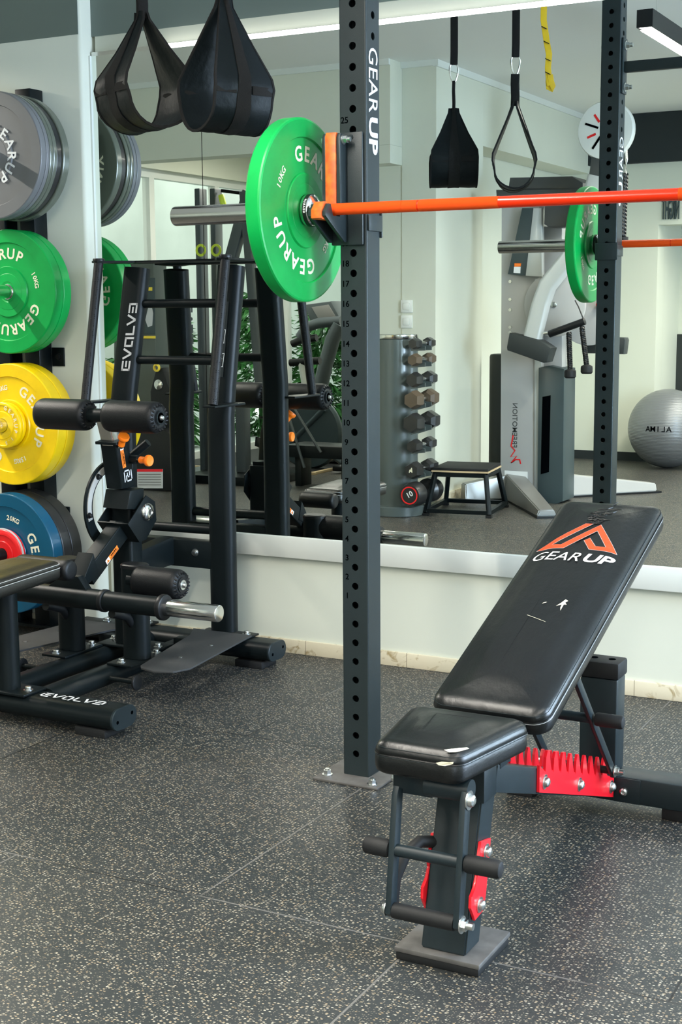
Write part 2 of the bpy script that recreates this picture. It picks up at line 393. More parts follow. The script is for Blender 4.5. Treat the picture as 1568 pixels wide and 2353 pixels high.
# textured hand grip
m, nt, p = nodes('dimpled rubber grip'); M['grip'] = m; L = nt.links; N = nt.nodes
tc = N.new('ShaderNodeTexCoord'); vo = N.new('ShaderNodeTexVoronoi'); vo.inputs['Scale'].default_value = 150; vo.inputs['Randomness'].default_value = .25
L.new(tc.outputs['Object'], vo.inputs['Vector']); b = N.new('ShaderNodeBump'); b.inputs['Strength'].default_value = .9; b.inputs['Distance'].default_value = .003
mr = N.new('ShaderNodeMapRange'); mr.inputs[1].default_value = .12; mr.inputs[2].default_value = .26; L.new(vo.outputs['Distance'], mr.inputs[0]); L.new(mr.outputs[0], b.inputs['Height']); L.new(b.outputs[0], p.inputs['Normal'])
p.inputs['Base Color'].default_value = (.010, .011, .012, 1); p.inputs['Roughness'].default_value = .5; p.inputs['Specular IOR Level'].default_value = .25
# ball: fine latitude ridges
m, nt, p = nodes('silver ball vinyl'); M['ball'] = m; L = nt.links; N = nt.nodes
tc = N.new('ShaderNodeTexCoord'); wv = N.new('ShaderNodeTexWave'); wv.bands_direction = 'Z'; wv.inputs['Scale'].default_value = 28; wv.inputs['Distortion'].default_value = 1.5; wv.inputs['Detail'].default_value = 2
b = N.new('ShaderNodeBump'); b.inputs['Strength'].default_value = .25; b.inputs['Distance'].default_value = .004
L.new(tc.outputs['Object'], wv.inputs['Vector']); L.new(wv.outputs['Fac'], b.inputs['Height']); L.new(b.outputs[0], p.inputs['Normal'])
p.inputs['Base Color'].default_value = (.20, .21, .22, 1); p.inputs['Roughness'].default_value = .33; p.inputs['Metallic'].default_value = .35
# ------------------------------------------------------------------ the room
W0 = WALL + .016      # wall face under the mirror
struct(B().b2((-6.7, -3.4, -.1), (2.1, 4.6, 0)).obj('floor', M['floor'], smooth=False))
struct(B().b2((-6.7, -3.4, 2.71), (2.1, 4.6, 2.8)).obj('ceiling', M['ceiling'], smooth=False))
struct(B().b2((-3.262, W0, 0), (2.1, W0+.2, 2.71)).obj('wall_back', M['wall'], smooth=False))
b = B(); b.prism([(-6.7, 4.195), (-3.292, 4.195), (-3.282, 4.199), (-3.277, 4.209), (-3.277, W0+.2), (-6.7, W0+.2)], (0, 0, 0), (1, 0, 0), (0, 1, 0), (0, 0, 2.71))
struct(b.obj('wall_back_left', M['wall'], ang=60))
struct(B().b2((-3.275, W0-.028, .352), (2.1, W0, .4275), .003).obj('trim_1', M['trim']))
struct(B().b2((-3.277, WALL-.006, .4275), (-3.2835+.0135, W0, 2.146)).obj('trim_2', M['trim'], smooth=False))
struct(B().b2((-3.275, W0-.010, .0), (2.1, W0+.001, .052), .003).obj('baseboard_back', M['skirt']))
struct(B().b2((-6.5, 4.184, .0), (-3.279, 4.197, .052), .003).obj('baseboard_left', M['skirt']))
mr = thing('wall_mirror', 'large frameless wall mirror in two panels behind the rack', 'mirror', (-1.9, WALL, .43))
B().b2((-3.27, WALL, .4275), (-2.7965, WALL+.005, 2.144)).obj('mirror_panel', M['mirror'], mr, smooth=False)
B().b2((-2.7935, WALL, .4275), (2.1, WALL+.005, 2.144)).obj('mirror_panel', M['mirror'], mr, smooth=False)
B().b2((-3.27, WALL+.0055, .4275), (2.1, W0-.0005, 2.143)).obj('backing', M['blackp'], mr, smooth=False)
ls = thing('led_strip', 'bright white light strip running along the top edge of the mirror', 'light strip', (-1.5, WALL, 2.144))
B().b2((-2.95, WALL-.010, 2.1445), (2.1, WALL+.004, 2.157)).obj('diffuser', M['led'], ls, smooth=False)
B().b2((-3.27, WALL+.004, 2.1445), (2.1, W0-.0005, 2.159)).obj('channel', M['steel'], ls, smooth=False)
struct(B().b2((-3.276, W0-.002, 2.216), (2.1, W0+.001, 2.71)).obj('wall_back_upper', M['wallshade'], smooth=False))  # upper band coloured dark as the shaded wall above the lamps
struct(B().b2((-6.5, 4.1932, 2.216), (-3.285, 4.1955, 2.71)).obj('wall_left_upper', M['wallshade'], smooth=False))
# opposite side of the room (seen in the mirror)
struct(B().b2((-3.79, -.25, 0), (-3.56, .505, 2.71)).obj('wall_pier', M['wall'], smooth=False))
struct(B().b2((-4.15, .2, 0), (-3.7905, .4995, 2.71)).obj('wall_pier_return', M['wall'], smooth=False))
struct(B().b2((-3.79, -2.5, 2.275), (-3.56, -.2505, 2.71)).obj('wall_bulkhead', M['wall'], smooth=False))
struct(B().b2((-3.95, -2.5, 0), (-3.80, -.2505, 2.71)).obj('wall_recess', M['wall'], smooth=False))
struct(B().b2((-6.6, .50, 2.21), (-3.7905, .669, 2.71)).obj('wall_beam', M['wall'], smooth=False))
struct(B().b2((-4.15, .50, 2.10), (-3.7905, .669, 2.209)).obj('wall_haunch', M['wall'], smooth=False))
struct(B().b2((-3.95, -2.7, 0), (-3.0, -2.5, 2.71)).obj('wall_front', M['wall'], smooth=False))
struct(B().b2((-3.0, -2.7, 1.86), (2.1, -2.5, 2.71)).obj('wall_header', M['wall'], smooth=False))
struct(B().b2((-3.1, -3.35, 0), (2.1, -3.2, 2.71)).obj('wall_front_far', M['wall'], smooth=False))
struct(B().b2((-3.15, -3.2, 0), (-3.0, -2.701, 2.71)).obj('wall_niche', M['wall'], smooth=False))
struct(B().b2((-3.8, -2.5, 2.335), (2.1, -2.44, 2.705)).obj('trim_3', M['blackcoat'], smooth=False))
struct(B().b2((-3.8, -2.5, 0), (-3.0, -2.485, .07)).obj('baseboard_front', M['blackcoat'], smooth=False))
struct(B().b2((-3.562, -.25, 0), (-3.545, .507, .06)).obj('baseboard_pier', M['skirt'], smooth=False))
struct(B().b2((-3.575, -2.44, 2.67), (-3.545, .52, 2.71)).obj('trim_4', M['trim'], smooth=False))
struct(B().b2((-6.5, .669, 2.675), (-3.79, .69, 2.71)).obj('trim_5', M['trim'], smooth=False))
struct(B().b2((-3.79, .505, 2.675), (-3.54, .525, 2.71)).obj('trim_6', M['trim'], smooth=False))
# right wall with the daylight window and an added rear one (out of frame, lighting the room)
for n, lo, hi in (('wall_right', (1.95, -3.3, 0), (2.1, -2.6, 2.71)), ('wall_right_mid', (1.95, -.6, 0), (2.1, 2.9, 2.71)), ('wall_right_rear_sill', (1.95, -2.6, 0), (2.1, -.6, .35)), ('wall_right_rear_head', (1.95, -2.6, 2.35), (2.1, -.6, 2.71)), ('wall_right_far', (1.95, 4.1, 0), (2.1, 4.3, 2.71)),
                  ('wall_right_sill', (1.95, 2.9, 0), (2.1, 4.1, .35)), ('wall_right_head', (1.95, 2.9, 2.35), (2.1, 4.1, 2.71))):
    struct(B().b2(lo, hi).obj(n, M['wall'], smooth=False))
# glass side wall on the far left and window wall behind the machines
def window(n, x0, y0, x1, y1, z0, z1, muls):
    root = thing('window_%d' % n, '', 'window', ((x0+x1)/2, (y0+y1)/2, z0)); del root['label'], root['category']; root['kind'] = 'structure'
    d = V((x1-x0, y1-y0, 0)); L = d.length; d.normalize(); nn = V((-d.y, d.x, 0))
    P = V((x0, y0, 0)); R = Matrix((d, nn, V((0, 0, 1)))).transposed()
    b = B()
    for z in (z0+.03, z1-.03): b.box(P+d*L/2+V((0, 0, z)), (L, .07, .06), R)
    for k in muls: b.box(P+d*L*k+V((0, 0, (z0+z1)/2)), (.065, .068, z1-z0-.12), R)
    b.obj('window_frame', M['frame'], root, smooth=False)
    B().box(P+d*L/2+V((0, 0, (z0+z1)/2)), (L, .008, z1-z0-.1), R).obj('pane', M['glass'], root, smooth=False)
window(1, -6.5, .5, -6.5, -2.6, .0, 2.3, [0.01, .36, .66, .99])
window(2, -6.5, -2.6, -3.95, -2.6, .0, 2.3, [.03, .30, .62, .98])
window(3, 2.02, 2.9, 2.02, 4.1, .35, 2.35, [.01, .5, .99]); window(4, 2.02, -2.6, 2.02, -.6, .35, 2.35, [.01, .5, .99])  # the second is an added opening for the rear daylight
struct(B().b2((-6.62, -2.7, 2.3), (-6.4, .5, 2.71)).obj('wall_glass_head', M['wall'], smooth=False))
struct(B().b2((-6.6, -2.7, 2.3), (-3.95, -2.55, 2.71)).obj('wall_glass_head_rear', M['wall'], smooth=False))
struct(B().b2((-6.7, .5, 0), (-6.5, 4.25, 2.71)).obj('wall_left', M['wall'], smooth=False))
tag(B().b2((-9.0, -6, -.1), (-8.85, 3, 4.2)).obj('garden_wall', M['outwall'], smooth=False), 'pale rendered garden wall outside the glass', 'wall')
struct(B().b2((-9, -6.2, -.14), (-3, -3.4, -.06)).obj('ground', M['outwall'], smooth=False))
struct(B().b2((-9, -3.4, -.14), (-6.71, 3, -.06)).obj('ground_side', M['outwall'], smooth=False))
tag(B().b2((-8.8, -6.2, -.1), (-3, -6.05, 2.6)).obj('garden_wall', M['outwall'], smooth=False), 'pale garden wall behind the treadmill window', 'wall')
# lamps: black housing, white diffuser, thin hangers
LL = ('short black linear lamp above the plate storage', 'black linear pendant lamp reflected at the upper right of the mirror', 'black linear pendant lamp over the right side of the room', 'black linear pendant lamp in front of the cable machine', 'black linear pendant lamp at the far right of the rear room')
for (lx, ly, hl, ax_, lz, pw), lab in zip(LAMPS, LL):
    t = thing('linear_lamp', lab, 'lamp', (lx, ly, lz), 'linear pendant lamps')
    R_ = Matrix.Rotation(0 if ax_ == 'x' else math.pi/2, 3, 'Z'); c_ = V((lx, ly, lz)); X_, Y_ = R_ @ V((1, 0, 0)), R_ @ V((0, 1, 0)); Z_ = V((0, 0, 1))
    b = B()
    for s_ in (-1, 1):
        b.box(c_+Y_*s_*.031+Z_*.036, (2*hl, .006, .066), R_); b.box(c_+X_*s_*(hl+.003)+Z_*.036, (.006, .068, .066), R_)
    b.box(c_+Z_*.072, (2*hl+.012, .068, .006), R_); b.obj('housing', M['blackp'], t, smooth=False)
    B().box(c_+Z_*.010, (2*hl-.002, .055, .008), R_).obj('diffuser', M['ledlamp'], t, smooth=False)
    for k in (-1, 1): B().cyl(c_+X_*k*hl*.84+Z_*.075, V(((c_+X_*k*hl*.84).x, (c_+X_*k*hl*.84).y, 2.7095)), .0015, seg=6).obj('hanger', M['steel'], t)

# ------------------------------------------------------------------ power rack
UX, UY, UW = -1.6326, 3.1567, .075
Z1, HP = .066, .05
rack = thing('power_rack', 'charcoal power rack with numbered uprights holding the orange barbell', 'power rack', (UX, UY+.0375, 0))
def holed(b, o, u, v, n, zs, r, w, hcell, th=.004):
    """wall panel of width w (along u), holes centred at heights zs; o = bottom centre"""
    o, u, v, n = V(o), V(u), V(v), V(n); NS = 16
    lo, top = zs[0]-hcell/2, zs[-1]+hcell/2
    for z in zs:
        c = o+v*z
        al = sorted([2*math.pi*k/NS+.01 for k in range(NS)]+[math.atan2(sy*hcell, sx*w) % (2*math.pi) for sx in (-1, 1) for sy in (-1, 1)]); al.append(al[0]+2*math.pi)
        for a0, a1 in zip(al, al[1:]):
            qs = []
            for t in (a0, a1):
                cx, cy = math.cos(t), math.sin(t)
                k = 1/max(abs(cx)/(w/2), abs(cy)/(hcell/2))
                qs.append((c+u*cx*r+v*cy*r, c+u*cx*k+v*cy*k))
            b.quad(qs[0][1], qs[1][1], qs[1][0], qs[0][0])
            b.quad(qs[0][0], qs[1][0], qs[1][0]-n*th, qs[0][0]-n*th)
    return lo, top
def upright(x, y, parent, flip=1):
    b = B(); c = .004; TOP = 2.60; h = UW/2
    holes = [Z1+HP*i for i in range(50)]
    side = [Z1+HP*(i+.5) for i in range(36, 49)]
    X, Y, Z = V((1, 0, 0)), V((0, 1, 0)), V((0, 0, 1))
    for (o, u, n, zs) in (((x, y, 0), X, -Y, holes), ((x, y+UW, 0), X, Y, holes), ((x+h, y+h, 0), Y, X, side), ((x-h, y+h, 0), Y, -X, side)):
        lo, tp = holed(b, o, u, Z, n, zs, .0096, UW-2*c, HP)
        o = V(o); w2 = (UW-2*c)/2
        b.quad(o-u*w2, o+u*w2, o+u*w2+Z*lo, o-u*w2+Z*lo); b.quad(o-u*w2+Z*tp, o+u*w2+Z*tp, o+u*w2+Z*TOP, o-u*w2+Z*TOP)
    for sx, sy in ((-1, -1), (1, -1), (1, 1), (-1, 1)):
        cx, cy = x+sx*(h-c), y+h+sy*(h-c); pr = None
        for k in range(4):
            a = math.pi/2*k/3; p = V((cx+sx*c*math.cos(a), cy+sy*c*math.sin(a), 0))
            if pr is not None: b.quad(pr, p, p+Z*TOP, pr+Z*TOP)
            pr = p
    b.b2((x-h+.001, y+.001, TOP-.002), (x+h-.001, y+UW-.001, TOP))
    bmesh.ops.remove_doubles(b.bm, verts=b.bm.verts, dist=1e-5)
    up_ = b.obj('upright', M['rackm'], parent, smooth=False)
    bp = B(); bp.b2((x-.095, y-.065, 0.0), (x+.095, y+.135, .007), .002); bp.obj('base_plate', M['beige'], up_)
    for sx in (-1, 1):
        for sy in (-.045, .115):
            bb = B(); px, py = x+sx*.07, y+sy if sx > 0 or sy > 0 else y-.03
            bb.cyl((px, py, .007), (px, py, .010), .014, seg=20); bb.cyl((px, py, .010), (px, py, .021), .0105, seg=6); bb.cyl((px, py, .021), (px, py, .025), .006, seg=12)
            bb.obj('anchor_bolt', M['zinc'], up_, ang=25)
    t = B()
    for k in range(1, 26):
        t.add(textdata(str(k), .0215, .008), frame((x-.0225, y-.0006, Z1+HP*(k+7)+.0235), X, Z))
    t.obj('height_numbers', M['dark'], up_, smooth=False)
    t = B(); zc = (1.862+1.606)/2
    fr = frame((x+h+.0006, y+h-.024, 1.863), -Z, Y)
    t.add(fittext('GEAR', 0, .156, .048, .0), fr); t.add(fittext('UP', .166, .256, .048, .03), fr)
    t.obj('brand_lettering', M['white'], up_, smooth=False)
    return up_
upright(UX, UY, rack); upright(-.41, UY, rack)
# crossbars above: pull-up bar with bolted end plates, top beam with outrigger carrying the straps
for z0, nm in ((2.117, 'pull_up_bar'),):
    B().box(((UX-.41)/2, UY+.0375, z0), (1.1476-.012, .03, .04), None, .004).obj(nm, M['rackm'], rack)
for sx, xx in ((1, UX+.0375), (-1, -.41-.0375)):
    pl_ = B().b2((xx if sx > 0 else xx-.008, UY+.012, 2.02), (xx+.008 if sx > 0 else xx, UY+.063, 2.222), .002).obj('bracket_plate', M['rackm'], rack)
    for z in (2.044, 2.196):
        q = B(); q.cyl((xx+sx*.008, UY+.0375, z), (xx+sx*.011, UY+.0375, z), .017, seg=20); q.cyl((xx+sx*.011, UY+.0375, z), (xx+sx*.024, UY+.0375, z), .0125, seg=6)
        q.cyl((xx+sx*.024, UY+.0375, z), (xx+sx*.036, UY+.0375, z), .008, seg=12); q.cyl((xx-sx*.083, UY+.0375, z), (xx-sx*.075, UY+.0375, z), .014, seg=6)
        q.obj('bolt', M['zinc'], pl_, ang=25)
B().box((-1.42, UY+.0375, 2.4805), (2.2, .05, .05), None, .004).obj('top_beam', M['rackm'], rack)
# J-cups
def jcup(x, y, label):
    t = thing('j_cup', label, 'J-cup', (x, y, 1.385), 'J-cups holding the bar')
    X = V((1, 0, 0))
    B().b2((x-.058, y-.009, 1.385), (x+.031, y-.0012, 1.660), .0035).obj('back_plate', M['rackm'], t)
    b = B()
    for sx, th in ((x-.062, .010), (x-.022, .010)):
        b.prism([(y-.009, 1.650), (y-.040, 1.655), (y-.046, 1.645), (y-.046, 1.49), (y-.0465, 1.452), (y-.085, 1.452), (y-.094, 1.482), (y-.104, 1.482), (y-.122, 1.462), (y-.122, 1.452), (y-.022, 1.392), (y-.009, 1.392)], (sx, 0, 0), (0, 1, 0), (0, 0, 1), X*th, .0015)
    b.obj('hook', M['rackm'], t)
    b = B()
    b.prism([(y-.009, 1.653), (y-.044, 1.657), (y-.0495, 1.648), (y-.0495, 1.455), (y-.042, 1.448), (y-.009, 1.448)], (x-.0515, 0, 0), (0, 1, 0), (0, 0, 1), X*.029, .001)
    b.prism([(y-.0495, 1.4545), (y-.088, 1.4545), (y-.097, 1.487), (y-.106, 1.487), (y-.1245, 1.466), (y-.1245, 1.447), (y-.118, 1.444), (y-.05, 1.444)], (x-.0515, 0, 0), (0, 1, 0), (0, 0, 1), X*.029, .001)
    b.obj('liner', M['liner'], t)
    b = B(); b.cyl((x-.071, y-.030, 1.640), (x-.062, y-.030, 1.640), .0075, seg=16, bev=.002)
    b.cyl((x-.012, y-.030, 1.640), (x-.009, y-.030, 1.640), .012, seg=18); b.cyl((x-.009, y-.030, 1.640), (x+.001, y-.030, 1.640), .0095, seg=6); b.cyl((x+.001, y-.030, 1.640), (x+.009, y-.030, 1.640), .006, seg=12)
    b.obj('pivot_bolt', M['zinc'], t, ang=25)
    b = B(); b.cyl((x+.0, y-.012, 1.648), (x, y-.008, 1.648), .006, seg=12)
    b.b2((x-.045, y+UW-.0, 1.405), (x+.043, y+UW+.006, 1.470), .003)
    b.b2((x+.0385, y+.004, 1.42), (x+.043, y+UW+.004, 1.46), .001)
    b.obj('rear_bracket', M['rackm'], t)
    return t
jcup(UX, UY, 'grey J-cup with worn orange liner on the numbered upright')
jcup(-.41+.04, UY, 'grey J-cup with orange liner on the right-hand upright')
# barbell
BY, BZ = 3.0925, 1.4700
bar = thing('barbell', 'red orange barbell with bare steel sleeves resting in the rack', 'barbell', (-1.02, BY, BZ))
def shaft(x0, x1, m_, nm='shaft', r=.0142): return B().cyl((x0, BY, BZ), (x1, BY, BZ), r, seg=28).obj(nm, m_, bar)
s1_ = shaft(-1.692, -1.465, M['orangeknurl'], 'knurled_grip'); 
xk = [(-1.4645, -1.4245), (-1.4205, -1.2175)]
for a, c in xk: shaft(a, c, M['orangeknurl'], 'knurled_grip')
shaft(-1.69, -.35, M['orangebar'], 'shaft', .0137)
shaft(-.80, -.35, M['orangeknurl'], 'knurled_grip')
for sx in (-1, 1):
    c = -1.02; e = lambda d: c+sx*d
    b = B(); b.lathe([(.0245, 0), (.025, .003), (.025, .395)], (e(1.103), BY, BZ), (-sx, 0, 0), 40); b.obj('sleeve', M['steel'], bar)
    b = B(); b.lathe([(.025, 0), (.038, .001), (.0395, .004), (.0395, .018), (.037, .022), (.028, .026), (.018, .030), (.0145, .031)], (e(.709), BY, BZ), (-sx, 0, 0), 40); b.obj('sleeve_collar', M['chrome'], bar)
    b = B(); b.lathe([(.0398, 0), (.0399, .0005), (.0399, .010), (.0398, .0105)], (e(.7005), BY, BZ), (-sx, 0, 0), 40, cap0=False, cap1=False); b.obj('collar_band', M['blackp'], bar)
t = B()
for i, ch in enumerate('GEARUP'):
    a = math.radians(200-i*9-12); rad = V((0, math.cos(a), math.sin(a))); tn = V((0, math.sin(a), -math.cos(a)))
    t.add(textdata(ch, .0075, .02), frame(V((e(-.6953) if False else -1.7152, BY, BZ))+rad*.0401, tn*1, V((1, 0, 0))))
t.obj('collar_lettering', M['white'], bar, smooth=False)

# bumper plates -----------------------------------------------------------------
def bumper(name, cen, axis, R, th, mt, label, group, text='GEARUP', kg='10KG', rot=32, lm='cream', hub='steel', both=False, parent=None, tsize=.052, trad=.605, step=17.5, bold=.022, up2=(0, 0, 1), bevel=.006):
    """axis: direction the front face looks; cen: centre of the front face"""
    ax = V(axis); root = thing(name, label, 'weight plate', tuple(V(cen)-ax*th/2), group)
    half = [(R*.13, 0.004), (R*.155, .004), (R*.17, .001), (R*.29, .001), (R*.295, .0018), (R*.40, .0), (R*.412, .0052), (R*.78, .0052), (R*.792, 0.0), (R-bevel, 0), (R-bevel*.3, bevel*.3), (R, bevel)]
    prof = [(.0258, .001)]+half+[(r, th-z) for r, z in reversed(half)]+[(.0258, th-.001)]
    b = B(); b.lathe(prof, cen, -ax, 72, cap0=False, cap1=False)
    X, Y, Z = basis(-ax)
    b2 = b.obj('rubber_disc', mt, root, ang=22)
    h = B(); h.lathe([(.0252, 0), (.0275, 0), (.0275, .003), (.0275, th-.003), (.0275, th), (.0252, th)], cen, -ax, 32, cap0=False, cap1=False)

    h.obj('hub_ring', M[hub], root)
    right = V(up2).cross(ax).normalized()
    t = B(); o = V(cen)-ax*(.0045 if trad > .45 else -.0006)
    def texts(t, o, right):
        for k in (0, 180):
            if text: arctext(t, text, tsize, R*trad, rot+k, step, o, right, up2, bold)
            if kg: arctext(t, kg, tsize*.46, R*.605, rot+90+k, 6.4, o, right, up2, bold)
    texts(t, o, right)
    if both: texts(t, V(cen)-ax*(th-.0045), -right)
    if text: t.obj('raised_lettering', M[lm], root, smooth=False)
    else: t.bm.free()
    return root

GP = bumper('bumper_plate', (-1.7305, BY, BZ-.0), (1, 0, 0), .225, .042, M['green'], 'green 10 kg bumper plate on the barbell in the rack', None, both=True)
bumper('bumper_plate', (-.3095, BY, BZ), (-1, 0, 0), .225, .042, M['green'], 'green 10 kg bumper plate on the far right end of the barbell', None)
t = thing('added_panel_lamp', 'added square white ceiling panel for the fill light over the treadmill zone', 'lamp', (-5.2, -1.0, 2.62))  # fixture added to house the glass zone fill light
B().b2((-5.52, -1.32, 2.612), (-4.88, -.68, 2.709), .004).obj('housing', M['frame'], t); B().b2((-5.5, -1.3, 2.606), (-4.9, -.7, 2.6115)).obj('diffuser', M['ledlamp'], t, smooth=False)
# ------------------------------------------------------------------ plate storage on the left wall
ST = thing('plate_storage_rack', 'black wall-mounted plate storage posts with pegs', 'storage rack', (-3.49, 4.16, 0))
SX = -3.495
for x in (-3.487, -3.63):
    B().b2((x-.035, 4.115, .02), (x+.035, 4.188, 2.03 if x > -3.5 else 1.95), .003).obj('post', M['powder'], ST)
for z in (1.055, .45, 1.86):
    br_ = B().b2((-3.452, 4.186, z-.035), (-3.395, 4.1935, z+.035), .002).obj('wall_bracket', M['powder'], ST)
    q = B(); q.cyl((-3.418, 4.186, z), (-3.418, 4.183, z), .013, seg=18); q.cyl((-3.418, 4.183, z), (-3.418, 4.175, z), .009, seg=6); q.obj('bracket_bolt', M['blackp'], br_, ang=25)
B().b2((-3.70, 4.10, .02), (-3.40, 4.19, .03)).obj('foot_plate', M['powder'], ST)
PZ = dict(grey=1.778, green=1.297, yellow=.812, blue=.335)
for k, yl in (('grey', 3.80), ('green', 3.85), ('yellow', 3.88), ('blue', 3.86)):
    B().cyl((SX, yl, PZ[k]), (SX, 4.116, PZ[k]), .0245, seg=28, bev=.003).obj('peg', M['chrome' if k != 'blue' else 'powder'], ST)
def stack(z, items, y0, group):
    y = y0
    for (col, R, th, txt, kg, rot, lm, lab, both) in items:
        ex = dict(trad=.40, step=27, bold=.02) if (col == 'grey' and txt) else {}
        bumper('bumper_plate', (SX, y, z), (0, -1, 0), R, th, M[col], lab, group, text=txt, kg=kg, rot=rot, lm=lm, both=both, tsize=.054, bevel=.004, **ex)
        y += th+.0012
stack(PZ['grey'], [('grey', .225, .028, 'GEARUP', '', 80, 'white', 'grey plate with white lettering, front of the top storage stack', False)] +
      [('grey', .225, .019, '', '', 0, 'white', 'thin grey plate second in the top storage stack', False), ('olive', .225, .019, '', '', 0, 'white', 'thin olive plate third in the top storage stack', False), ('olive', .224, .021, '', '', 0, 'white', 'thin olive plate fourth in the top storage stack', False),
       ('blackb', .219, .030, '', '', 0, 'white', 'rough black plate fifth in the top storage stack', False), ('olive', .225, .034, 'LENNY', '', 60, 'cream', 'dark olive plate against the wall behind the grey stack', True)], 3.948, 'plates on the top peg')
stack(PZ['green'], [('green', .225, .044, 'GEARUP', '10KG', -18, 'cream', 'front green 10 kg plate on the second storage peg', False), ('green', .225, .044, 'GEARUP', '10KG', 120, 'cream', 'rear green 10 kg plate on the second storage peg', True)], 4.0, 'plates on the second peg')
stack(PZ['yellow'], [('yellow', .225, .052, 'GEARUP', '15KG', 73, 'cream', 'front yellow 15 kg plate on the third storage peg', False), ('yellow', .225, .050, 'GEARUP', '15KG', 100, 'cream', 'rear yellow 15 kg plate on the third storage peg', False)], 3.985, 'plates on the third peg')
for i, (R, th, y) in enumerate(((.082, .020, 3.963),(.085, .020, 3.942) )):
    t = thing('fractional_plate', ('small yellow 1.5 kg change plate at the front of the yellow stack' if i else 'small yellow change plate behind the lettered 1.5 kg plate'), 'weight plate', (SX, y, PZ['yellow']), 'small yellow change plates')
    b = B(); b.lathe([(.0255, .001), (.03, 0), (.05, 0), (.052, .003), (R-.012, .003), (R-.01, 0), (R-.003, 0), (R, .003), (R, th-.003), (R-.003, th), (.0255, th-.001)], (SX, y, PZ['yellow']), (0, 1, 0), 56, cap0=False, cap1=False); b.obj('rubber_disc', M['yellow'], t, ang=50)
    if i:
        q = B(); arctext(q, 'GEARUP', .021, .066, 62, 18, (SX, y-.0002, PZ['yellow']), (1, 0, 0), (0, 0, 1)); arctext(q, '1.5', .017, .066, 150, 14, (SX, y-.0002, PZ['yellow']), (1, 0, 0), (0, 0, 1)); q.obj('raised_lettering', M['cream'], t, smooth=False)
stack(PZ['blue'], [('blue', .225, .056, 'GEARUP', '20KG', 105, 'cream', 'dark blue 20 kg plate at the front of the bottom peg', False), ('blackb', .225, .050, '', '', 0, 'cream', 'black bumper plate second on the bottom peg', False), ('blackb', .225, .058, '', '', 0, 'cream', 'black bumper plate against the wall on the bottom peg', False)], 3.935, 'plates on the bottom peg')
t = thing('fractional_plate', 'small red change plate in front of the blue plate', 'weight plate', (SX, 3.91, PZ['blue']))
b = B(); R, th, y = .095, .022, 3.912
b.lathe([(.0255, .001), (.05, 0), (.052, .003), (R-.022, .003), (R-.02, 0), (R-.004, 0), (R, .004), (R, th), (.0255, th-.001)], (SX, y, PZ['blue']), (0, 1, 0), 56, cap0=False, cap1=False); b.obj('rubber_disc', M['redp'], t, ang=50)
b = B(); b.lathe([(R+.0005, 0), (R+.004, .001), (R+.004, .006), (R+.0005, .008)], (SX, y+.004, PZ['blue']), (0, 1, 0), 56, cap0=False, cap1=False); b.obj('rim_band', M['silverl'], t)

# ------------------------------------------------------------------ hip-thrust / reverse hyper machine
MC = -2.825
mach = thing('leg_machine', 'black floor-standing leg machine with foam rollers and ladder frame by the mirror', 'exercise machine', (MC, 3.65, 0))
PW = M['powder']
def mir(x): return 2*MC-x
st = oval(.105, .062)
def beamX(y, z, x0, x1, nm):
    o = B().sweep([(x0, y, z), (x1, y, z)], oval(.118, .064), (0, 0, 1)).obj(nm, PW, mach)
    for x, s in ((x0, -1), (x1, 1)):
        c = B().sweep([(x, y, z), (x+s*.006, y, z), (x+s*.008, y, z)], oval(.119, .065), (0, 0, 1), scales=[1, 1, .96]).obj('end_cap', M['charcoal'], o)
        for d in (-.034, .036):
            B().cyl((x+s*.0079, y+d, z+(d*.18)), (x+s*.0086, y+d, z+d*.18), .0055, seg=12).obj('cap_hole', M['dark'], c)
    return o
fb = beamX(3.178, .056, -3.242, -2.408, 'front_beam'); rb = beamX(4.056, .060, -3.242, -2.408, 'rear_beam')
for y in (3.178, 4.056):
    for x in (-2.49, -3.16): B().b2((x-.055, y-.05, 0), (x+.055, y+.05, .026), .003).obj('rubber_foot', M['rubber'], mach)
# rails
for x in (-2.735, mir(-2.735)):
    B().sweep([(x, 3.23, .060), (x, 4.0, .060)], oval(.078, .060), (0, 0, 1)).obj('rail', PW, mach)
# band pegs
for s in (1, -1):
    for k in (0,):
        x0 = MC+s*.125; y = 3.50
        B().cyl((x0, y, .060), (x0+s*.105, y, .060), .0085, seg=14).obj('band_peg', PW, mach)
        B().cyl((x0+s*.105, y, .060), (x0+s*.113, y, .060), .026, seg=26, bev=.002).obj('peg_cap', M['blackp'], mach)
def bolt(x, y, z, par, r=.010, n=(0, 0, 1), mt='zinc'):
    n = V(n); p = V((x, y, z)); q = B()
    q.cyl(p, p+n*.002, r*1.5, seg=18); q.cyl(p+n*.002, p+n*.012, r, seg=18, bev=.0012); q.cyl(p+n*.0121, p+n*.0122, r*.5, seg=6)
    return q.obj('bolt', M[mt], par, ang=25)
# uprights: vertical below, leaning back above
UPX = {}
for s, xl in ((1, -2.617), (-1, -3.035)):
    top = -2.604 if s > 0 else -3.000
    path = [(xl, 4.058, .11), (xl, 4.058, .60), (xl, 4.060, .86), (xl+(top-xl)*.3, 4.066, .96), (top, 4.125, 1.375)]
    u = B().sweep(path, rrect(.097, .060, .026, 6), (0, 1, 0)).obj('upright', PW, mach)
    bp = B().b2((xl-.12 if s < 0 else xl-.10, 4.005, .0925), (xl+.10 if s < 0 else xl+.11, 4.11, .1), .002).obj('base_plate', PW, u)
    bolt(xl-.075, 4.03, .1, u); bolt(xl+.08, 4.075, .1, u)
    UPX[s] = (xl, top)
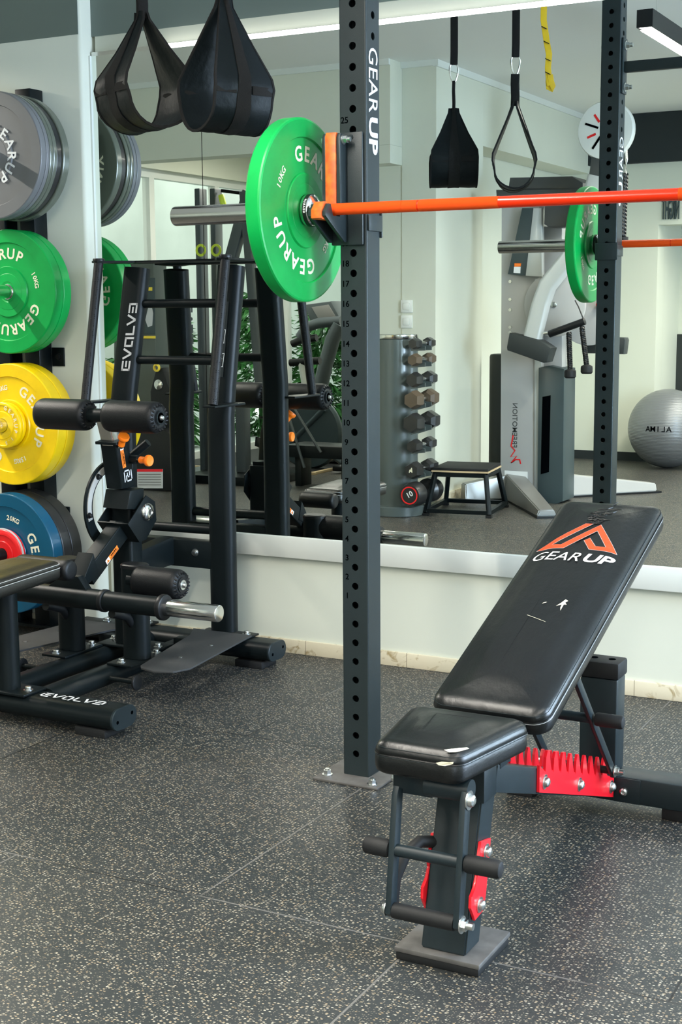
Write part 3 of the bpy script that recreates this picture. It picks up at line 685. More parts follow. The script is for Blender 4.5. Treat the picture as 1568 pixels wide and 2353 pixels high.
# ladder rungs and lower crossbars
for z, r in ((1.250, .0155), (1.053, .0155)):
    k = (z-.96)/.415; y = 4.066+.059*k
    B().cyl((-2.985, y, z), (-2.615, y, z), r, seg=18).obj('rung', PW, mach)
B().cyl((-3.03, 4.055, .462), (-2.62, 4.055, .466), .017, seg=18).obj('cross_tube', PW, mach)
B().b2((-3.03, 4.03, .33), (-2.62, 4.085, .425), .003).obj('cross_box', PW, mach)
bolt(-2.715, 4.03, .385, mach, .009, (0, -1, 0))
B().prism([(3.80, .33), (3.80, .41), (4.03, .435), (4.03, .335)], (-2.86, 0, 0), (0, 1, 0), (0, 0, 1), (.055, 0, 0), .003).obj('rear_arm', PW, mach)
# top plate (C-shaped handle plate) and grips
b = B(); zt = 1.392
b.prism([(-3.105, 4.00), (-3.068, 3.985), (-2.975, 4.075), (-2.64, 4.075), (-2.575, 3.985), (-2.532, 3.99), (-2.535, 4.02), (-2.545, 4.175), (-3.06, 4.175), (-3.10, 4.04)], (0, 0, zt), (1, 0, 0), (0, 1, 0), (0, 0, .008), .002)
b.obj('top_plate', PW, mach)
GR = {1: ((-2.552, 4.005, 1.400), (-2.548, 3.905, .915)), -1: ((-3.078, 4.005, 1.398), (-3.078, 3.905, .915))}
for s in (1, -1):
    a, c = GR[s]; a, c = V(a), V(c)
    g = B().cyl(a, c, .0165, seg=22).obj('grip', M['grip'], mach)
    B().cyl(a+V((0, 0, -.004)), a+V((0, 0, .010)), .021, seg=24, bev=.003).obj('grip_cap', M['blackp'], g)
    B().prism([(c.x-.026, c.y-.022), (c.x+.022, c.y-.022), (c.x+.022 if s > 0 else c.x+.05, 4.075), (c.x-.055 if s > 0 else c.x-.02, 4.075)], (0, 0, c.z-.010), (1, 0, 0), (0, 1, 0), (0, 0, .008), .002).obj('lower_plate', PW, mach)
# decals on uprights
def evolve(b, fr, h):
    """block lettering, E V O L V 3-like, strokes only; h = letter height, written along +x of fr"""
    w = h*.95; s = h*.20; x = 0
    def bar_(x0, y0, x1, y1, th=s):
        p, q = V((x0, y0)), V((x1, y1)); d = (q-p).normalized(); n = V((-d.y, d.x))*th/2
        pts = [p-n, q-n, q+n, p+n]; vs = [b.bm.verts.new(fr @ V((k.x, k.y, .0006))) for k in pts]; b._face(vs)
    def E_(x, flip=False):
        a, c = (x, x+w) if not flip else (x+w, x)
        bar_(a+(s/2 if not flip else -s/2), 0, a+(s/2 if not flip else -s/2), h); bar_(a, s/2, c, s/2); bar_(a, h-s/2, c, h-s/2)
        d = 1 if not flip else -1
        bar_(a+d*s*1.8, h/2, c, h/2)
    E_(x); x += w*1.22
    bar_(x, h, x+w*.5, 0+s*.2); bar_(x+w*.5, s*.2, x+w, h); x += w*1.2
    bar_(x, s/2, x+w*.62, s/2); bar_(x, h-s/2, x+w, h-s/2); bar_(x+s/2, 0, x+s/2, h); bar_(x+w-s/2, h, x+w-s/2, -s*.3); x += w*1.18
    bar_(x+s/2, 0, x+s/2, h); bar_(x, s/2, x+w*.95, s/2); x += w*1.05
    bar_(x, h, x+w*.5, s*.2); bar_(x+w*.5, s*.2, x+w, h); x += w*1.2
    E_(x, True); return x+w
b = B(); Lx, Ltop = UPX[-1]
p0 = V((-3.030, 4.0-.0, 1.012)); p1 = V((-3.002, 4.044, 1.27)); d = (p1-p0).normalized()
d = V((.045, .13, 1)).normalized()
def uy(z): return 4.066-.031-.0012+.059*(z-.96)/.415 - .001
o_ = V((-2.985, uy(1.015), 1.015)); dv = (V((-2.985+.022, uy(1.27), 1.27))-o_).normalized()
evolve(b, frame(o_, dv, V((-1, 0, 0))), .037); b.obj('side_lettering', M['silverl'], mach, smooth=False)
b = B(); evolve(b, frame((-2.705, 3.160, .0885), V((1, 0, 0)), V((0, 1, 0))), .036); b.obj('beam_lettering', M['white'], mach, smooth=False)
# instruction sticker with exercise pictograms on right upright
xs = -2.598
b = B(); za, zb = 1.00, 1.255
b.quad((xs-.022, uy(za), za), (xs+.006, uy(za), za), (xs+.012, uy(zb), zb), (xs-.016, uy(zb), zb)); st_ = b.obj('instruction_sticker', M['midgrey'] if False else M['charcoal'], mach, smooth=False)
b = B(); c2 = B()
for z in (1.035, 1.115):
    yy = lambda z_: uy(z_)-.0008
    def ln(x0, z0, x1, z1, th=.0022):
        p, q = V((x0, 0, z0)), V((x1, 0, z1)); d = (q-p).normalized(); n = V((-d.z, 0, d.x))*th/2
        b._face([b.bm.verts.new((k.x, yy(k.z), k.z)) for k in (p-n, q-n, q+n, p+n)])
    x = xs-.010
    ln(x-.006, z, x+.014, z); ln(x+.012, z, x+.016, z+.045); ln(x+.002, z, x+.002, z+.018); ln(x+.016, z+.045, x+.008, z+.044); ln(x-.004, z+.030, x+.009, z+.026); ln(x-.002, z+.048, x-.002, z+.030)
    c2._face([c2.bm.verts.new((k[0], yy(k[1])-.0003, k[1])) for k in ((x-.004, z+.004), (x+.004, z+.004), (x+.008, z+.022), (x-.003, z+.022))])
b.add(textdata('BELT', .009), frame((xs, uy(1.245)-.001, 1.245), (1, 0, 0), (0, 0, 1))) if False else None
b.obj('pictogram', M['white'], st_, smooth=False); c2.obj('pictogram_figure', M['label'], st_, smooth=False)
# centre post and pivot
B().sweep([(MC-.012, 3.800, .10), (MC-.012, 3.800, .62)], rrect(.082, .07, .012), (0, 1, 0)).obj('centre_post', PW, mach)
cp = B().b2((MC-.115, 3.745, .0905), (MC+.135, 3.855, .0985), .002).obj('post_base', PW, mach)
bolt(MC+.112, 3.79, .0985, cp); bolt(MC-.095, 3.82, .0985, cp)
# U bracket around the pivot
PV = V((MC+.004, 3.806, .556)); hwb = .060
b = B()
for s in (-1, 1):
    b.prism([(3.700, .528), (3.806, .612), (3.856, .585), (3.862, .520), (3.800, .462), (3.762, .458)], (PV.x+s*hwb-(.004 if s < 0 else 0), 0, 0), (0, 1, 0), (0, 0, 1), (.004, 0, 0), .001)
b.prism([(3.700, .528), (3.762, .458), (3.766, .461), (3.704, .531)], (PV.x-hwb, 0, 0), (0, 1, 0), (0, 0, 1), (2*hwb, 0, 0))
b.obj('pivot_bracket', PW, mach)
B().cyl(PV-V((hwb, 0, 0)), PV+V((hwb, 0, 0)), .028, seg=26).obj('pivot_hub', PW, mach)
q = B(); q.lathe([(.031, 0), (.031, .004), (.027, .011), (.017, .016), (.012, .017), (.010, .014), (.0001, .014)], PV+V((hwb+.004, 0, 0)), (1, 0, 0), 30); q.obj('pivot_cap', M['chrome'], mach)
B().prism([(3.715, .575), (3.735, .635), (3.815, .635), (3.805, .560)], (PV.x-.052, 0, 0), (0, 1, 0), (0, 0, 1), (.104, 0, 0), .006).obj('sleeve_block', PW, mach)
# upper roller arm: outer sleeve, inner bright slide
A0, A1, A2 = V((MC-.0, 3.765, .620)), V((MC, 3.728, .800)), V((MC, 3.690, .880))
ax = (A2-A0).normalized()
b = B(); b.prism([(3.720, .640), (3.795, .640), (3.778, .745), (3.755, .800), (3.690, .800), (3.705, .740)], (MC-.032, 0, 0), (0, 1, 0), (0, 0, 1), (.064, 0, 0), .005)
sl = b.obj('roller_arm_sleeve', PW, mach)
B().sweep([A1+V((0, -.006, -.004)), A1+V((0, -.007, .004))], rrect(.088, .084, .006), (0, 1, 0)).obj('sleeve_rim', PW, sl)
sd = B().sweep([A1+V((0, -.004, -.03)), A2+V((0, -.002, .0))], rrect(.050, .048, .004), (0, 1, 0)).obj('roller_arm', M['steel'], mach)
dd = (A2-A1).normalized()
B().sweep([A1+V((-.004, -.0285, .006)), A1+V((-.004, -.0285, .006))+dd*.040], rrect(.012, .003, .001), (0, 1, 0)).obj('arm_slot', M['dark'], sd)
def foam(x0, x1, y, z, r, ends, par=mach):
    """foam roller along x; ends: which ends show the gathered cover + washer"""
    L = x1-x0
    prof = [(r*.55, 0), (r*.80, .001), (r*.93, .006), (r*.985, .014), (r, .024), (r, L-.024), (r*.985, L-.014), (r*.93, L-.006), (r*.80, L-.001), (r*.55, L)]
    f = B().lathe(prof, (x0, y, z), (1, 0, 0), 44).obj('foam_roller', M['foam'], par, ang=80)
    for e in ends:
        x = x1 if e > 0 else x0
        b = B(); n = 20
        for i in range(n):
            a = 2*math.pi*i/n; rr = V((0, math.cos(a), math.sin(a))); tt = V((0, -math.sin(a), math.cos(a)))
            p = V((x, y, z))
            b.tube([p+rr*r*.90+V((-e*.008, 0, 0)), p+rr*r*.78+V((e*.0005, 0, 0))+tt*.002, p+rr*r*.52+V((-e*.004, 0, 0))], .0042, 6, tuple(rr+V((.3, 0, 0))), [.5, 1, .6])
        b.obj('gathered_cover', M['foam'], f)
        B().cyl((x-e*.004, y, z), (x+e*.0025, y, z), r*.50, seg=28).obj('end_washer', M['blackp'], f)
        B().cyl((x+e*.0025, y, z), (x+e*.005, y, z), r*.33, seg=26).obj('steel_washer', M['zinc'], f)
        q = B(); q.lathe([(.009, 0), (.009, .004), (.006, .009), (.002, .010)], (x+e*.005, y, z), (e, 0, 0), 20); q.obj('bolt', M['zinc'], f)
    return f
RY, RZ = 3.680, .886
B().cyl((MC-.24, RY, RZ), (MC+.225, RY, RZ), .0235, seg=24).obj('roller_axle', PW, mach)
foam(-3.092, -2.885, RY, RZ, .052, (1,)); foam(-2.812, -2.605, RY, RZ, .052, (1,))
B().b2((MC-.028, RY-.006, RZ-.034), (MC+.026, RY+.030, RZ-.012), .004).obj('axle_saddle', PW, mach)
def knob(p, d, L=.052, s=1.0):
    p, d = V(p), V(d).normalized()
    q = B(); q.lathe([(.010*s, 0), (.010*s, .012)], p, d, 16); k = q.obj('plunger_sleeve', M['steel'], mach)
    q = B(); q.lathe([(.0135*s, .010), (.0135*s, .012), (.0125*s, .026), (.0145*s, .034), (.0205*s, .039), (.0215*s, .043), (.0215*s, .048), (.0195*s, .052), (.012*s, .051), (.009*s, .0505)], p, d, 26); q.obj('adjustment_knob', M['orangep'], mach)
knob((MC+.040, 3.708, .782), (.55, -.30, .78), s=.9)
knob((MC+.062, 3.775, .735), (1, -.10, -.02), s=.9)
B().cyl((MC+.030, 3.775, .735), (MC+.062, 3.775, .735), .015, seg=18).obj('plunger_housing', PW, mach)
B().cyl((MC+.02, 3.80, .745), (MC+.075, 3.815, .790), .014, seg=18).obj('stop_tube', PW, mach)
# warning labels
def label_on(o, u, v, w, h, par):
    o, u, v = V(o), V(u).normalized(), V(v).normalized(); n = u.cross(v)
    s_ = B(); s_.quad(o, o+u*w, o+u*w+v*h, o+v*h); lb = s_.obj('warning_label', M['label'], par, smooth=False)
    q = B(); e = n*.0005; q.quad(o+e, o+u*w*.28+e, o+u*w*.28+v*h+e, o+v*h+e); q.obj('label_panel', M['white'], lb, smooth=False)
    q = B(); q.bm.faces.new([q.bm.verts.new(o+u*a*w+v*c*h+n*.0009) for a, c in ((.03, .15), (.25, .15), (.14, .9))]); q.obj('warning_triangle', M['label'], lb, smooth=False)
    q = B(); q.add(textdata('!', h*.5, .03), frame(o+u*w*.14+v*h*.42+n*.0012, u, v)); q.add(textdata('WARNING', h*.44, .02), frame(o+u*w*.64+v*h*.66+n*.0008, u, v)); 
    for k in (.18, .36): q.quad(*[o+u*w*a+v*h*c+n*.0008 for a, c in ((.34, k), (.96, k), (.96, k+.05), (.34, k+.05))])
    q.obj('label_text', M['dark'], lb, smooth=False)
dn = V((0, .028, -.145)).normalized()
label_on((MC+.0326, 3.712, .792), (0, .20, -1), (0, 1, .20), .085, .018, sl)
# maker mark on the sleeve
q = B(); fr = frame((MC+.0327, 3.738, .668), (0, 1, .15), (0, -.15, 1)); 
def seg2(b, fr, pts, th):
    for a, c in zip(pts, pts[1:]):
        p, q_ = V(a), V(c); d = (q_-p).normalized(); n = V((-d.y, d.x))*th/2; p = p-d*th/2; q_ = q_+d*th/2
        b._face([b.bm.verts.new(fr @ V((k.x, k.y, .0004))) for k in (p-n, q_-n, q_+n, p+n)])
seg2(q, fr, [(0, -.004), (0, .030), (.028, .030), (.028, .008), (.016, .008), (.016, .020)], .005); seg2(q, fr, [(.012, -.008), (.040, -.008), (.040, .032)], .005) if False else None
seg2(q, fr, [(.010, .012), (.010, -.006), (.038, -.006), (.038, .026)], .005)
q.obj('maker_mark', M['silverl'], mach, smooth=False)
# cam disc with slotted bright plate
b = B(); cx = MC-.062; cy, cz = 3.79, .575; outer = []; inner = []
for i in range(25):
    a = math.radians(100+i*128/24); outer.append((cy+.158*math.cos(a), cz+.155*math.sin(a)))
    inner.append((cy+.118*math.cos(a), cz+.118*math.sin(a)))
b.prism(outer+list(reversed(inner)), (cx, 0, 0), (0, 1, 0), (0, 0, 1), (.008, 0, 0)); cam_ = b.obj('cam_disc', PW, mach)
b = B(); o2 = []; i2 = []
for i in range(17):
    a = math.radians(112+i*84/16); o2.append((cy+.148*math.cos(a), cz+.144*math.sin(a))); i2.append((cy+.127*math.cos(a), cz+.122*math.sin(a)))
b.prism(o2+list(reversed(i2)), (cx+.008, 0, 0), (0, 1, 0), (0, 0, 1), (.003, 0, 0), .0008); b.obj('cam_plate', M['satin'], cam_)
for a in (128, 188):
    a = math.radians(a); bolt(cx+.011, cy+.143*math.cos(a), cz+.133*math.sin(a), cam_, .007, (1, 0, 0), 'blackp')
# lower lever: diagonal arm, cross tube with weight horn
HY, HZ = 3.490, .316
B().sweep([(MC, 3.745, .505), (MC, 3.545, .372)], rrect(.058, .062, .004), (0, 0, 1)).obj('lever_arm', PW, mach)
la = bpy.data.objects['lever_arm']
u_ = V((0, -.2, -.133)).normalized(); v_ = V((0, .133, -.2)).normalized()
label_on(V((MC+.0296, 3.632, .400)), -u_, V((0, -.133, .2)), .078, .017, la)
B().prism([(3.585, .375), (3.50, .345), (3.485, .345), (3.56, .45)], (MC-.032, 0, 0), (0, 1, 0), (0, 0, 1), (.064, 0, 0), .002).obj('gusset', PW, mach)
B().prism([(MC-.10, 0), (MC-.03, .045), (MC+.03, .045), (MC+.065, 0)], (0, HY-.012, HZ+.026), (1, 0, 0), (0, 0, 1), (0, .03, 0), .002).obj('gusset', PW, mach)
B().cyl((MC-.33, HY, HZ), (-2.70, HY, HZ), .0335, seg=30).obj('lever_tube', PW, mach)
B().cyl((-2.708, HY, HZ), (-2.692, HY, HZ), .0365, seg=30, bev=.002).obj('tube_ring', M['blackp'], mach)
for s in (1, -1):
    o = -2.70 if s > 0 else mir(-2.70)
    B().cyl((o, HY, HZ), (o+s*.222, HY, HZ), .0315, seg=30).obj('weight_horn', PW, mach)
    B().cyl((o+s*.216, HY, HZ), (o+s*.236, HY, HZ), .041, seg=34, bev=.005).obj('horn_flange', M['blackp'], mach)
    B().cyl((o+s*.230, HY, HZ), (o+s*.432, HY, HZ), .0262, seg=34, bev=.003).obj('horn_sleeve', M['chrome'], mach)
# lower foam rollers on their posts
for s, px in ((1, -2.690), (-1, -2.958)):
    y = 3.640
    B().sweep([(px, y, .10), (px, y, .400)], oval(.066, .095), (1, 0, 0)).obj('roller_post', PW, mach)
    B().sweep([(px, y, .398), (px, y, .408), (px, y, .412)], oval(.070, .099), (1, 0, 0), scales=[1, 1, .9]).obj('post_cap', M['blackp'], mach)
    pb = B().b2((px-.05, y-.10, .0905), (px+.05, y+.10, .0985), .002).obj('post_base', PW, mach)
    bolt(px-.008, y-.075, .0985, pb); bolt(px+.02, y+.078, .0985, pb)
    B().tube([(px, y-.01, .20), (px, y-.05, .245), (px, y-.10, .262), (px-.0, HY+.02, .27)], .014, 12, (1, 0, 0)).obj('bumper_stop', M['blackp'], mach)
foam(-2.668, -2.492, 3.62, .362, .049, (1,)); foam(-3.158, -2.982, 3.62, .362, .049, ())
B().cyl((-2.70, 3.62, .362), (-2.66, 3.62, .362), .02, seg=18).obj('roller_axle', PW, mach)
B().cyl((-2.99, 3.62, .362), (-2.90, 3.62, .362), .02, seg=18).obj('roller_axle', PW, mach)
# foot platforms
for s in (1, -1):
    f_ = lambda x: x if s > 0 else mir(x)
    xa, xb = (f_(-2.700), f_(-2.45))
    b = B(); prof = [(f_(-2.700), 3.985), (f_(-2.460), 3.985), (f_(-2.400), 3.52), (f_(-2.425), 3.462), (f_(-2.48), 3.440), (f_(-2.54), 3.455), (f_(-2.560), 3.48), (f_(-2.655), 3.90)]
    if s < 0: prof = prof[::-1]
    b.prism(prof, (0, 0, .118 if s > 0 else .10), (1, 0, 0), (0, 1, 0), (0, 0, .006), .001)
    fp = b.obj('foot_platform', M['plateGrip'], mach)
    z = .124 if s > 0 else .106
    for x, y in ((-2.505, 3.62), (-2.505, 3.80)): B().cyl((f_(x), y, z), (f_(x), y, z+.0015), .007, seg=14).obj('bolt', M['zinc'], fp)
    B().b2((min(f_(-2.70), f_(-2.63)), 3.86, .03), (max(f_(-2.70), f_(-2.63)), 3.90, .099 if s < 0 else .117), .004).obj('platform_brace', PW, mach)
# seat, on its post
B().cyl((-2.826, 3.170, .09), (-2.826, 3.170, .425), .036, seg=30).obj('seat_post', PW, mach)
sb = B().b2((-2.94, 3.12, .0885), (-2.725, 3.225, .0965), .002).obj('seat_post_base', PW, mach); bolt(-2.752, 3.172, .0965, sb); bolt(-2.91, 3.172, .0965, sb)
b = B(); ring = cushion(b, [(-.120, -.26), (.140, -.26), (.092, .105), (-.092, .105)], .058, .025, (-2.826, 3.225, .412), (1, 0, 0), (0, 1, 0), (0, 0, 1), .010, .018)
seat_ = b.obj('seat_pad', M['leatherO'], mach, ang=60)
for d_, z_ in ((-.0003, .036), (.0012, .0475)):
    pts = ring(d_, z_); B().tube(pts+[pts[0]], .0009, 6).obj('stitching', M['silverl'], seat_)
foam(-2.90, -2.735, 3.375, .43, .034, ())
# ------------------------------------------------------------------ adjustable bench in the rack
BX = -1.0
bench = thing('adjustable_bench', 'black leather adjustable weight bench with orange logo and red toothed adjuster', 'bench', (BX, 2.75, 0))
CH = M['charcoal']
B().b2((-1.090, 2.268, 0), (-.920, 2.425, .016), .003).obj('rubber_foot', M['rubber'], bench)
B().b2((-1.092, 2.266, .0162), (-.918, 2.427, .026), .002).obj('foot_plate', M['beige'], bench)
b = B(); b.loft([[(BX+sx*.0455, y, z) for sx, y in ((-1, ya), (1, ya), (1, yb), (-1, yb))] for z, ya, yb in ((.0262, 2.286, 2.356), (.345, 2.372, 2.445), (.372, 2.39, 2.46))])
bmesh.ops.bevel(b.bm, geom=b.bm.edges[:], offset=.003, segments=2, affect='EDGES')
b.obj('front_post', CH, bench)
def bz(y): return .325-.337*(y-2.529)
B().prism([(2.425, bz(2.425)), (2.425, bz(2.425)-.058), (3.215, bz(3.215)-.056), (3.215, bz(3.215))], (BX-.0455, 0, 0), (0, 1, 0), (0, 0, 1), (.091, 0, 0), .003).obj('main_beam', CH, bench)
b = B(); b.b2((BX-.045, 2.455, bz(2.455)-.01), (BX+.047, 2.512, .395), .002); b.b2((BX-.05, 2.36, .300), (BX+.052, 2.425, .372), .004); b.obj('seat_hinge_block', CH, bench)
def hexbolt(p, n, par, r=.011, L=.012, dome=True):
    p, n = V(p), V(n); q = B(); q.cyl(p, p+n*.002, r*1.45, seg=22)
    if dome: q.lathe([(r, .002), (r, .005), (r*.85, .009), (r*.5, .0115), (r*.45, .0115), (r*.42, .008), (.0001, .008)], p, n, 22)
    else: q.cyl(p+n*.002, p+n*.010, r, seg=6); q.cyl(p+n*.010, p+n*(.010+L), r*.62, seg=14)
    return q.obj('bolt', M['zinc'], par, ang=30)
# toothed adjuster plates
for s in (1, -1):
    x0 = BX+s*.0462; ya, yb = 2.665, 3.200
    pts = [(ya, bz(ya)+.006)]
    n = 9; P0, P1 = 2.697, 3.150; dp = (P1-P0)/n
    for i in range(n):
        yc = P0+dp*(i+.1)
        pts += [(yc+.000, bz(yc)-.006), (yc+.004, bz(yc)+.024), (yc+.012, bz(yc)+.037), (yc+.019, bz(yc)+.036), (yc+.024, bz(yc)+.028), (yc+.033, bz(yc)-.002), (yc+.040, bz(yc)-.016), (yc+.046, bz(yc)-.016)]
    pts += [(3.158, bz(3.158)-.002), (yb, bz(yb)-.002), (yb, bz(yb)-.054), (ya, bz(ya)-.052)]
    tp = B().prism(pts, (x0, 0, 0), (0, 1, 0), (0, 0, 1), (s*.006, 0, 0)).obj('toothed_plate', M['redsteel'], bench, smooth=False)
    for y in (2.696, 2.930, 3.176): hexbolt((x0+s*.0062, y, bz(y)-.028), (s, 0, 0), tp)
# rear cross beam, post and cap
cbm = B().b2((-1.240, 3.212, .030), (-.760, 3.300, .095), .004).obj('rear_beam', CH, bench)
for x in (-1.20, -.80): B().b2((x-.035, 3.222, 0), (x+.035, 3.292, .0295), .003).obj('rubber_foot', M['rubber'], bench)
hexbolt((-.925, 3.2115, .060), (0, -1, 0), cbm); B().b2((-.915, 3.2075, .033), (-.898, 3.2115, .093)).obj('end_plate', CH, cbm) if False else None
B().b2((-.95, 3.208, .032), (-.885, 3.2118, .093), .001).obj('joint_plate', CH, cbm)
rp = B().b2((-1.044, 3.220, .0955), (-.951, 3.290, .332), .004).obj('rear_post', CH, bench)
cap = B().b2((-1.048, 3.216, .3325), (-.947, 3.294, .374), .006).obj('rubber_cap', M['rubber'], rp)
for x in (-1.020, -.975): B().cyl((x, 3.256, .3742), (x, 3.256, .3748), .009, seg=16).obj('cap_hole', M['dark'], cap)
# seat
SEATZ = .397
quad = [(-.087, -.165), (.085, -.165), (.128, .098), (-.128, .098)]
b = B(); ring = cushion(b, quad, .062, .032, (BX-.004, 2.335, SEATZ), (1, 0, 0), (0, 1, 0), (0, 0, 1), .010, .020)
seat = b.obj('seat_pad', M['leather'], bench, ang=60)
for d, z, r_, mm in ((.0004, .062-.0245, .0016, 'leather'), (-.0002, .062-.0265, .0006, 'charcoal'), (.0035, .062-.0105, .0006, 'charcoal')):
    pts = ring(d, z); B().tube(pts+[pts[0]], r_, 6).obj('stitching', M[mm], seat)
q = B()
for pts in ([(.052, -.158, .0626), (.062, -.150, .0635), (.072, -.138, .0632), (.080, -.12, .0600), (.083, -.117, .0575), (.078, -.135, .0585), (.072, -.150, .0590), (.062, -.158, .0595)],
            [(.040, -.1651, .040), (.052, -.1654, .044), (.066, -.1652, .045), (.073, -.1628, .046), (.072, -.1632, .042), (.058, -.1654, .037), (.046, -.1654, .0365)]):
    vs = [q.bm.verts.new(V((BX-.004+x*1.008, 2.335+y*1.008 if z < .05 else 2.335+y, SEATZ+z+(.0005 if z > .05 else 0)))) for x, y, z in pts]; q._face(vs)
q.obj('torn_patch', M['cream'], seat, smooth=False)
# under-seat bracket, pivot tube, links, grips and roller
B().b2((-1.070, 2.215, .352), (-.990, 2.410, .3965), .003).obj('seat_bracket', CH, bench)
hexbolt((-1.0705, 2.235, .372), (-1, 0, 0), bench, .008)
B().cyl((-1.0, 2.215, .378), (-.915, 2.215, .378), .021, seg=24).obj('pivot_tube', CH, bench)
LT, LB = (2.185, .378), (2.155, .150)
for s, x in ((1, -.9135), (-1, -1.046)):
    zt = LT[1] if s > 0 else .368
    B().prism([(2.198, zt), (2.180, zt+.010), (2.172, zt-.004), (2.143, .150), (2.155, .140), (2.168, .150)], (x-(.006), 0, 0), (0, 1, 0), (0, 0, 1), (.012, 0, 0), .002).obj('link_bar', CH, bench)
hexbolt((-.9073, 2.186, .372), (1, 0, 0), bench, .012)
B().cyl((-1.046, 2.170, .262), (-.9135, 2.170, .262), .0115, seg=20).obj('grip_bar', CH, bench)
B().cyl((-1.105, 2.170, .262), (-1.052, 2.170, .262), .0165, seg=22, bev=.007).obj('hand_grip', M['rubber'], bench)
B().cyl((-.9075, 2.170, .262), (-.838, 2.170, .262), .0165, seg=22, bev=.007).obj('hand_grip', M['rubber'], bench)
B().cyl((-1.0395, 2.157, .153), (-.920, 2.157, .153), .0145, seg=22).obj('roller_sleeve', M['rubber'], bench)
hexbolt((-.9073, 2.157, .153), (1, 0, 0), bench, .011, .012, False); hexbolt((-1.0523, 2.157, .153), (-1, 0, 0), bench, .010)
# red hook plates on the post
for s in (1, -1):
    pts = [(2.395, .222), (2.345, .232), (2.338, .205), (2.322, .192), (2.330, .170), (2.318, .150), (2.300, .140), (2.298, .118), (2.312, .098), (2.318, .086), (2.362, .090), (2.372, .12)]
    hp = B().prism(pts, (BX+s*.0462, 0, 0), (0, 1, 0), (0, 0, 1), (s*.006, 0, 0), .001).obj('hook_plate', M['redsteel'], bench)
    hexbolt((BX+s*.0525, 2.369, .205), (s, 0, 0), hp, .0105); hexbolt((BX+s*.0525, 2.339, .110), (s, 0, 0), hp, .0105)
B().tube([(-1.045, 2.345, .215), (-1.062, 2.318, .222), (-1.078, 2.285, .205), (-1.088, 2.262, .165), (-1.090, 2.255, .120), (-1.086, 2.262, .095)], .012, 14, (1, 0, 0)).obj('carry_handle', M['rubber'], bench)
# back pad
PO, PU = V((-1.005, 2.5, .445)), V((1, 0, 0)); PV_ = V((0, .938, .348)).normalized(); PN = PU.cross(PV_).normalized()
TH = .058; hw = .126; LEN = .892
o = PO-PN*TH
b = B(); ring = cushion(b, [(-hw, 0), (hw, 0), (hw+.004, LEN), (-hw-.004, LEN)], TH, .036, o, PU, PV_, PN, .013, .020)
pad = b.obj('back_pad', M['leather'], bench, ang=60)
for d, z, r_, mm in ((.0004, TH-.0245, .0016, 'leather'), (-.0002, TH-.0265, .0006, 'silverl'), (.0035, TH-.0105, .0006, 'charcoal')):
    pts = ring(d, z); B().tube(pts+[pts[0]], r_, 6, tuple(PN)).obj('stitching', M[mm], pad)
PDF = domef([(-hw, 0), (hw, 0), (hw+.004, LEN), (-hw-.004, LEN)], .013, .020)
def zs(u, v):
    return PDF(u, v)
def onpad(b, name, m_, off=.0008):
    bmesh.ops.triangulate(b.bm, faces=b.bm.faces[:]); bmesh.ops.subdivide_edges(b.bm, edges=[e for e in b.bm.edges if e.calc_length() > .008], cuts=4, use_grid_fill=False)
    bmesh.ops.triangulate(b.bm, faces=b.bm.faces[:])
    for v in b.bm.verts:
        u, w_, z = v.co; v.co = PO+PU*u+PV_*w_+PN*(zs(u, w_)+off+z)
    return b.obj(name, m_, pad, smooth=False)
def poly(b, pts, z=0): b._face([b.bm.verts.new((x, y, z)) for x, y in pts])
LG = [(-.1034, .6159), (-.0232, .7437), (-.0058, .7442), (-.0739, .6373), (-.0506, .6371), (.0145, .7423), (.0869, .6225), (.0215, .6236), (-.0017, .6618), (.008, .6747), (.0315, .6395), (.0572, .6402), (.0149, .7127), (-.0399, .6219)]
q = B(); poly(q, [LG[i] for i in (0, 1, 2, 3, 4, 5, 12, 13)]); poly(q, [LG[i] for i in (5, 6, 7, 8, 9, 10, 11, 12)]); onpad(q, 'logo', M['liner'] if False else M['logo'], .0011)
q = B(); c_ = V((.0, .66))
def outl(pts, k):
    n = len(pts); 
    for i in range(n):
        a, c = V(pts[i]), V(pts[(i+1) % n]); d = (c-a).normalized(); nn = V((-d.y, d.x))*k
        poly(q, [tuple(a-nn-d*k), tuple(c-nn+d*k), tuple(c+nn+d*k), tuple(a+nn-d*k)])
outl([LG[i] for i in (0, 1, 2, 3, 4, 5, 6, 7, 8, 9, 10, 11, 12, 13)], .0011); onpad(q, 'logo_outline', M['silverl'], .0006)
q = B(); q.add(fittext('GEAR', -.104, .012, .038, .0, .22, .5655, 0), Matrix.Identity(4)); q.add(fittext('UP', .019, .086, .038, .03, .22, .5655, 0), Matrix.Identity(4))
onpad(q, 'brand_lettering', M['white'], .0010)
q = B()
poly(q, [(-.0078, .3752), (-.004, .3785), (.0016, .3832), (-.002, .3830), (-.006, .3800)])
poly(q, [(.0255, .372), (.032, .386), (.0375, .4022), (.0448, .3972), (.0405, .389), (.046, .382), (.040, .381), (.0405, .3560), (.0365, .368), (.036, .380), (.032, .377)])
poly(q, [(-.0253, .3251), (-.0240, .3258), (.0244, .3062), (.0240, .3057), (-.015, .3211)])
onpad(q, 'torn_patch', M['cream'], .0007)
random.seed(11); q = B()
cr = [[(.014, .884), (.006, .862), (.010, .852), (-.0002, .8383), (-.012, .834), (-.0216, .8305)], [(-.0002, .8383), (.018, .838), (.0357, .8404)], [(-.024, .815), (-.008, .812), (.006, .823), (.018, .830)], [(.004, .822), (.006, .808), (.016, .806), (.026, .82), (.028, .832)]]
